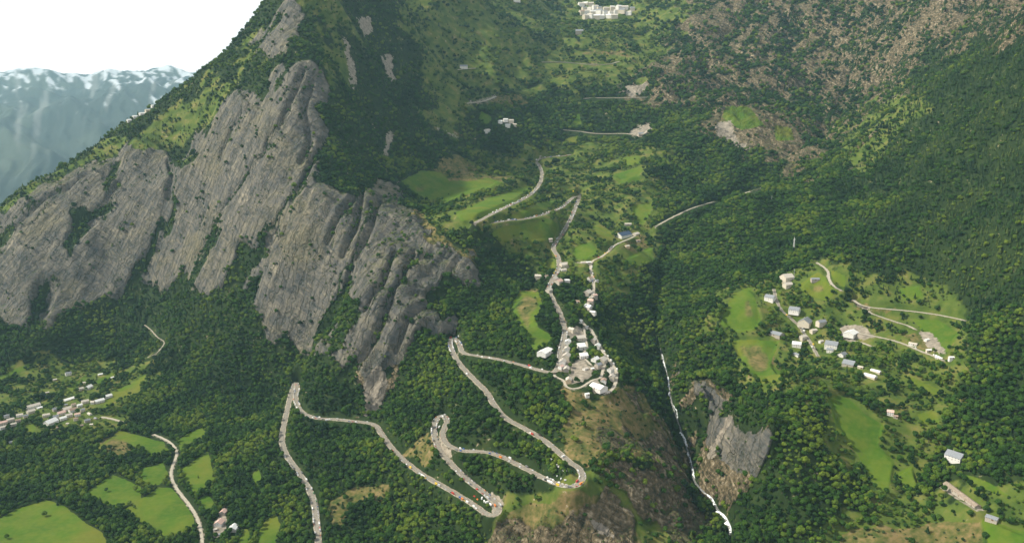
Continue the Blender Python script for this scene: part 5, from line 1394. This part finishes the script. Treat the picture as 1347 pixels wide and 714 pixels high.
for v0, ua, ub, nn in ((477, 752, 769, 7), (480, 751, 768, 7), (484, 751, 766, 7), (490, 752, 772, 8), (494, 751, 775, 9), (498, 750, 768, 7), (502, 752, 762, 4), (466, 752, 758, 3)):
    for i in range(nn):
        if random.random() < .85: spot('car', colr(), ua + (ub - ua) * i / (nn - 1) + random.uniform(-.3, .3), v0 - (ub - ua) * i / (nn - 1) * .12, 1.1, 'in the terraced car park of the road-side village')
for (u, v) in ((1108, 446), (1113, 448), (1126, 447)): spot('car', 'white', u, v, .6, 'at the construction site')
for (u, v, c) in ((826, 318, 'white'), (830, 320, 'yellow'), (834, 322, 'white'), (822, 321, 'orange'), (829, 324, 'silver')): spot('car', c, u, v, .3, 'in the farm yard at the end of the upper lane')
# yellow inflatable arch marker above the top hairpin
x, y, z = ray_hit(754, 254); root = empty('inflatable_tower', (x, y, z)); tag(root, 'bright yellow inflatable advertising tower at the top hairpin', 'inflatable')
bm = bmesh.new(); prev = None
for k in range(9):
    r_ = [2.3, 2.5, 2.3, 2.4, 2.2, 2.3, 2.0, 1.6, .6][k]; ring = [bm.verts.new((math.cos(i * math.pi / 6) * r_, math.sin(i * math.pi / 6) * r_, k * 1.15 - .3)) for i in range(12)]
    if prev: [bm.faces.new((prev[i], prev[(i + 1) % 12], ring[(i + 1) % 12], ring[i])) for i in range(12)]
    prev = ring
bm.faces.new(prev); part('balloon', bm, simple('yellow_nylon', (.85, .55, .02), .5), root)
bm = bmesh.new(); box(bm, -3, 3, -3, 3, -1.0, -.2); part('base', bm, canvas, root)
# ---------------------------------------------------------------- spectators: a crowd lining the road, one mass
def crowd():
    bm = bmesh.new(); rnd = random.Random(3)
    shirts = 6
    def person(x, y, z):
        h = rnd.uniform(1.6, 1.85); a = rnd.uniform(0, 6.28); mi = rnd.randrange(shirts); ca, sa = math.cos(a), math.sin(a)
        def ring(r1, r2, zz): return [bm.verts.new((x + (ca * cx * r1 - sa * sy * r2), y + (sa * cx * r1 + ca * sy * r2), z + zz * h)) for cx, sy in ((1, 0), (0, 1), (-1, 0), (0, -1))]
        rs = [ring(.14, .10, 0), ring(.18, .13, .28), ring(.2, .15, .48), ring(.24, .15, .66), ring(.26, .16, .80), ring(.07, .07, .85), ring(.11, .12, .90), ring(.09, .1, .98)]
        for k, (A, B) in enumerate(zip(rs, rs[1:])):
            m_ = shirts if k < 2 else (mi if k < 5 else shirts + 1)
            for i in range(4): bm.faces.new((A[i], A[(i + 1) % 4], B[(i + 1) % 4], B[i])).material_index = m_
        bm.faces.new(rs[-1]).material_index = shirts + 1
    for key, p0, p1, per in (('climb', (418, 712), (375, 595), .25), ('climb', (383, 517), (490, 557), .22), ('climb', (492, 558), (651, 676), .8), ('climb', (652, 674), (575, 560), .8), ('climb', (588, 552), (757, 638), .7), ('climb', (766, 628), (605, 480), .6),
                             ('climb', (596, 462), (606, 456), 1.2), ('climb', (609, 463), (735, 483), .5), ('climb', (737, 480), (728, 395), .8), ('climb', (722, 380), (763, 258), .5), ('terrace', (755, 259), (650, 293), .3), ('meadow', (640, 285), (748, 205), .35)):
        R = CL[key][0]; i, j = seg_idx(R, *p0, *p1)
        for k in range(i, j):
            dx, dy = R[k + 1][0] - R[k][0], R[k + 1][1] - R[k][1]; L_ = math.hypot(dx, dy) or 1
            for side in (-1, 1):
                for _ in range(int(per * 3 * rnd.random() + rnd.random()) * (2 if math.sin(k * .13) > 0 else 1)):
                    o = side * rnd.uniform(2.9, 6.2); t = rnd.random()
                    person(R[k][0] + dx * t - dy / L_ * o, R[k][1] + dy * t + dx / L_ * o, R[k][2] + (-.28 if abs(o) > 4.6 else .06))
    ms = [simple('shirt_' + c, v, .85) for c, v in (('white', (.75, .75, .74)), ('yellow', (.7, .5, .05)), ('red', (.5, .04, .03)), ('blue', (.05, .12, .4)), ('orange', (.7, .22, .04)), ('pale', (.55, .5, .42)))] + [simple('trousers', (.06, .06, .08), .9), simple('skin_and_hair', (.35, .22, .15), .7)]
    me = as_mesh('spectators', bm, ms); o = link('spectators', me, 'stuff'); o['label'] = 'crowd of standing spectators lining both edges of the mountain road'; o['category'] = 'crowd'
crowd()
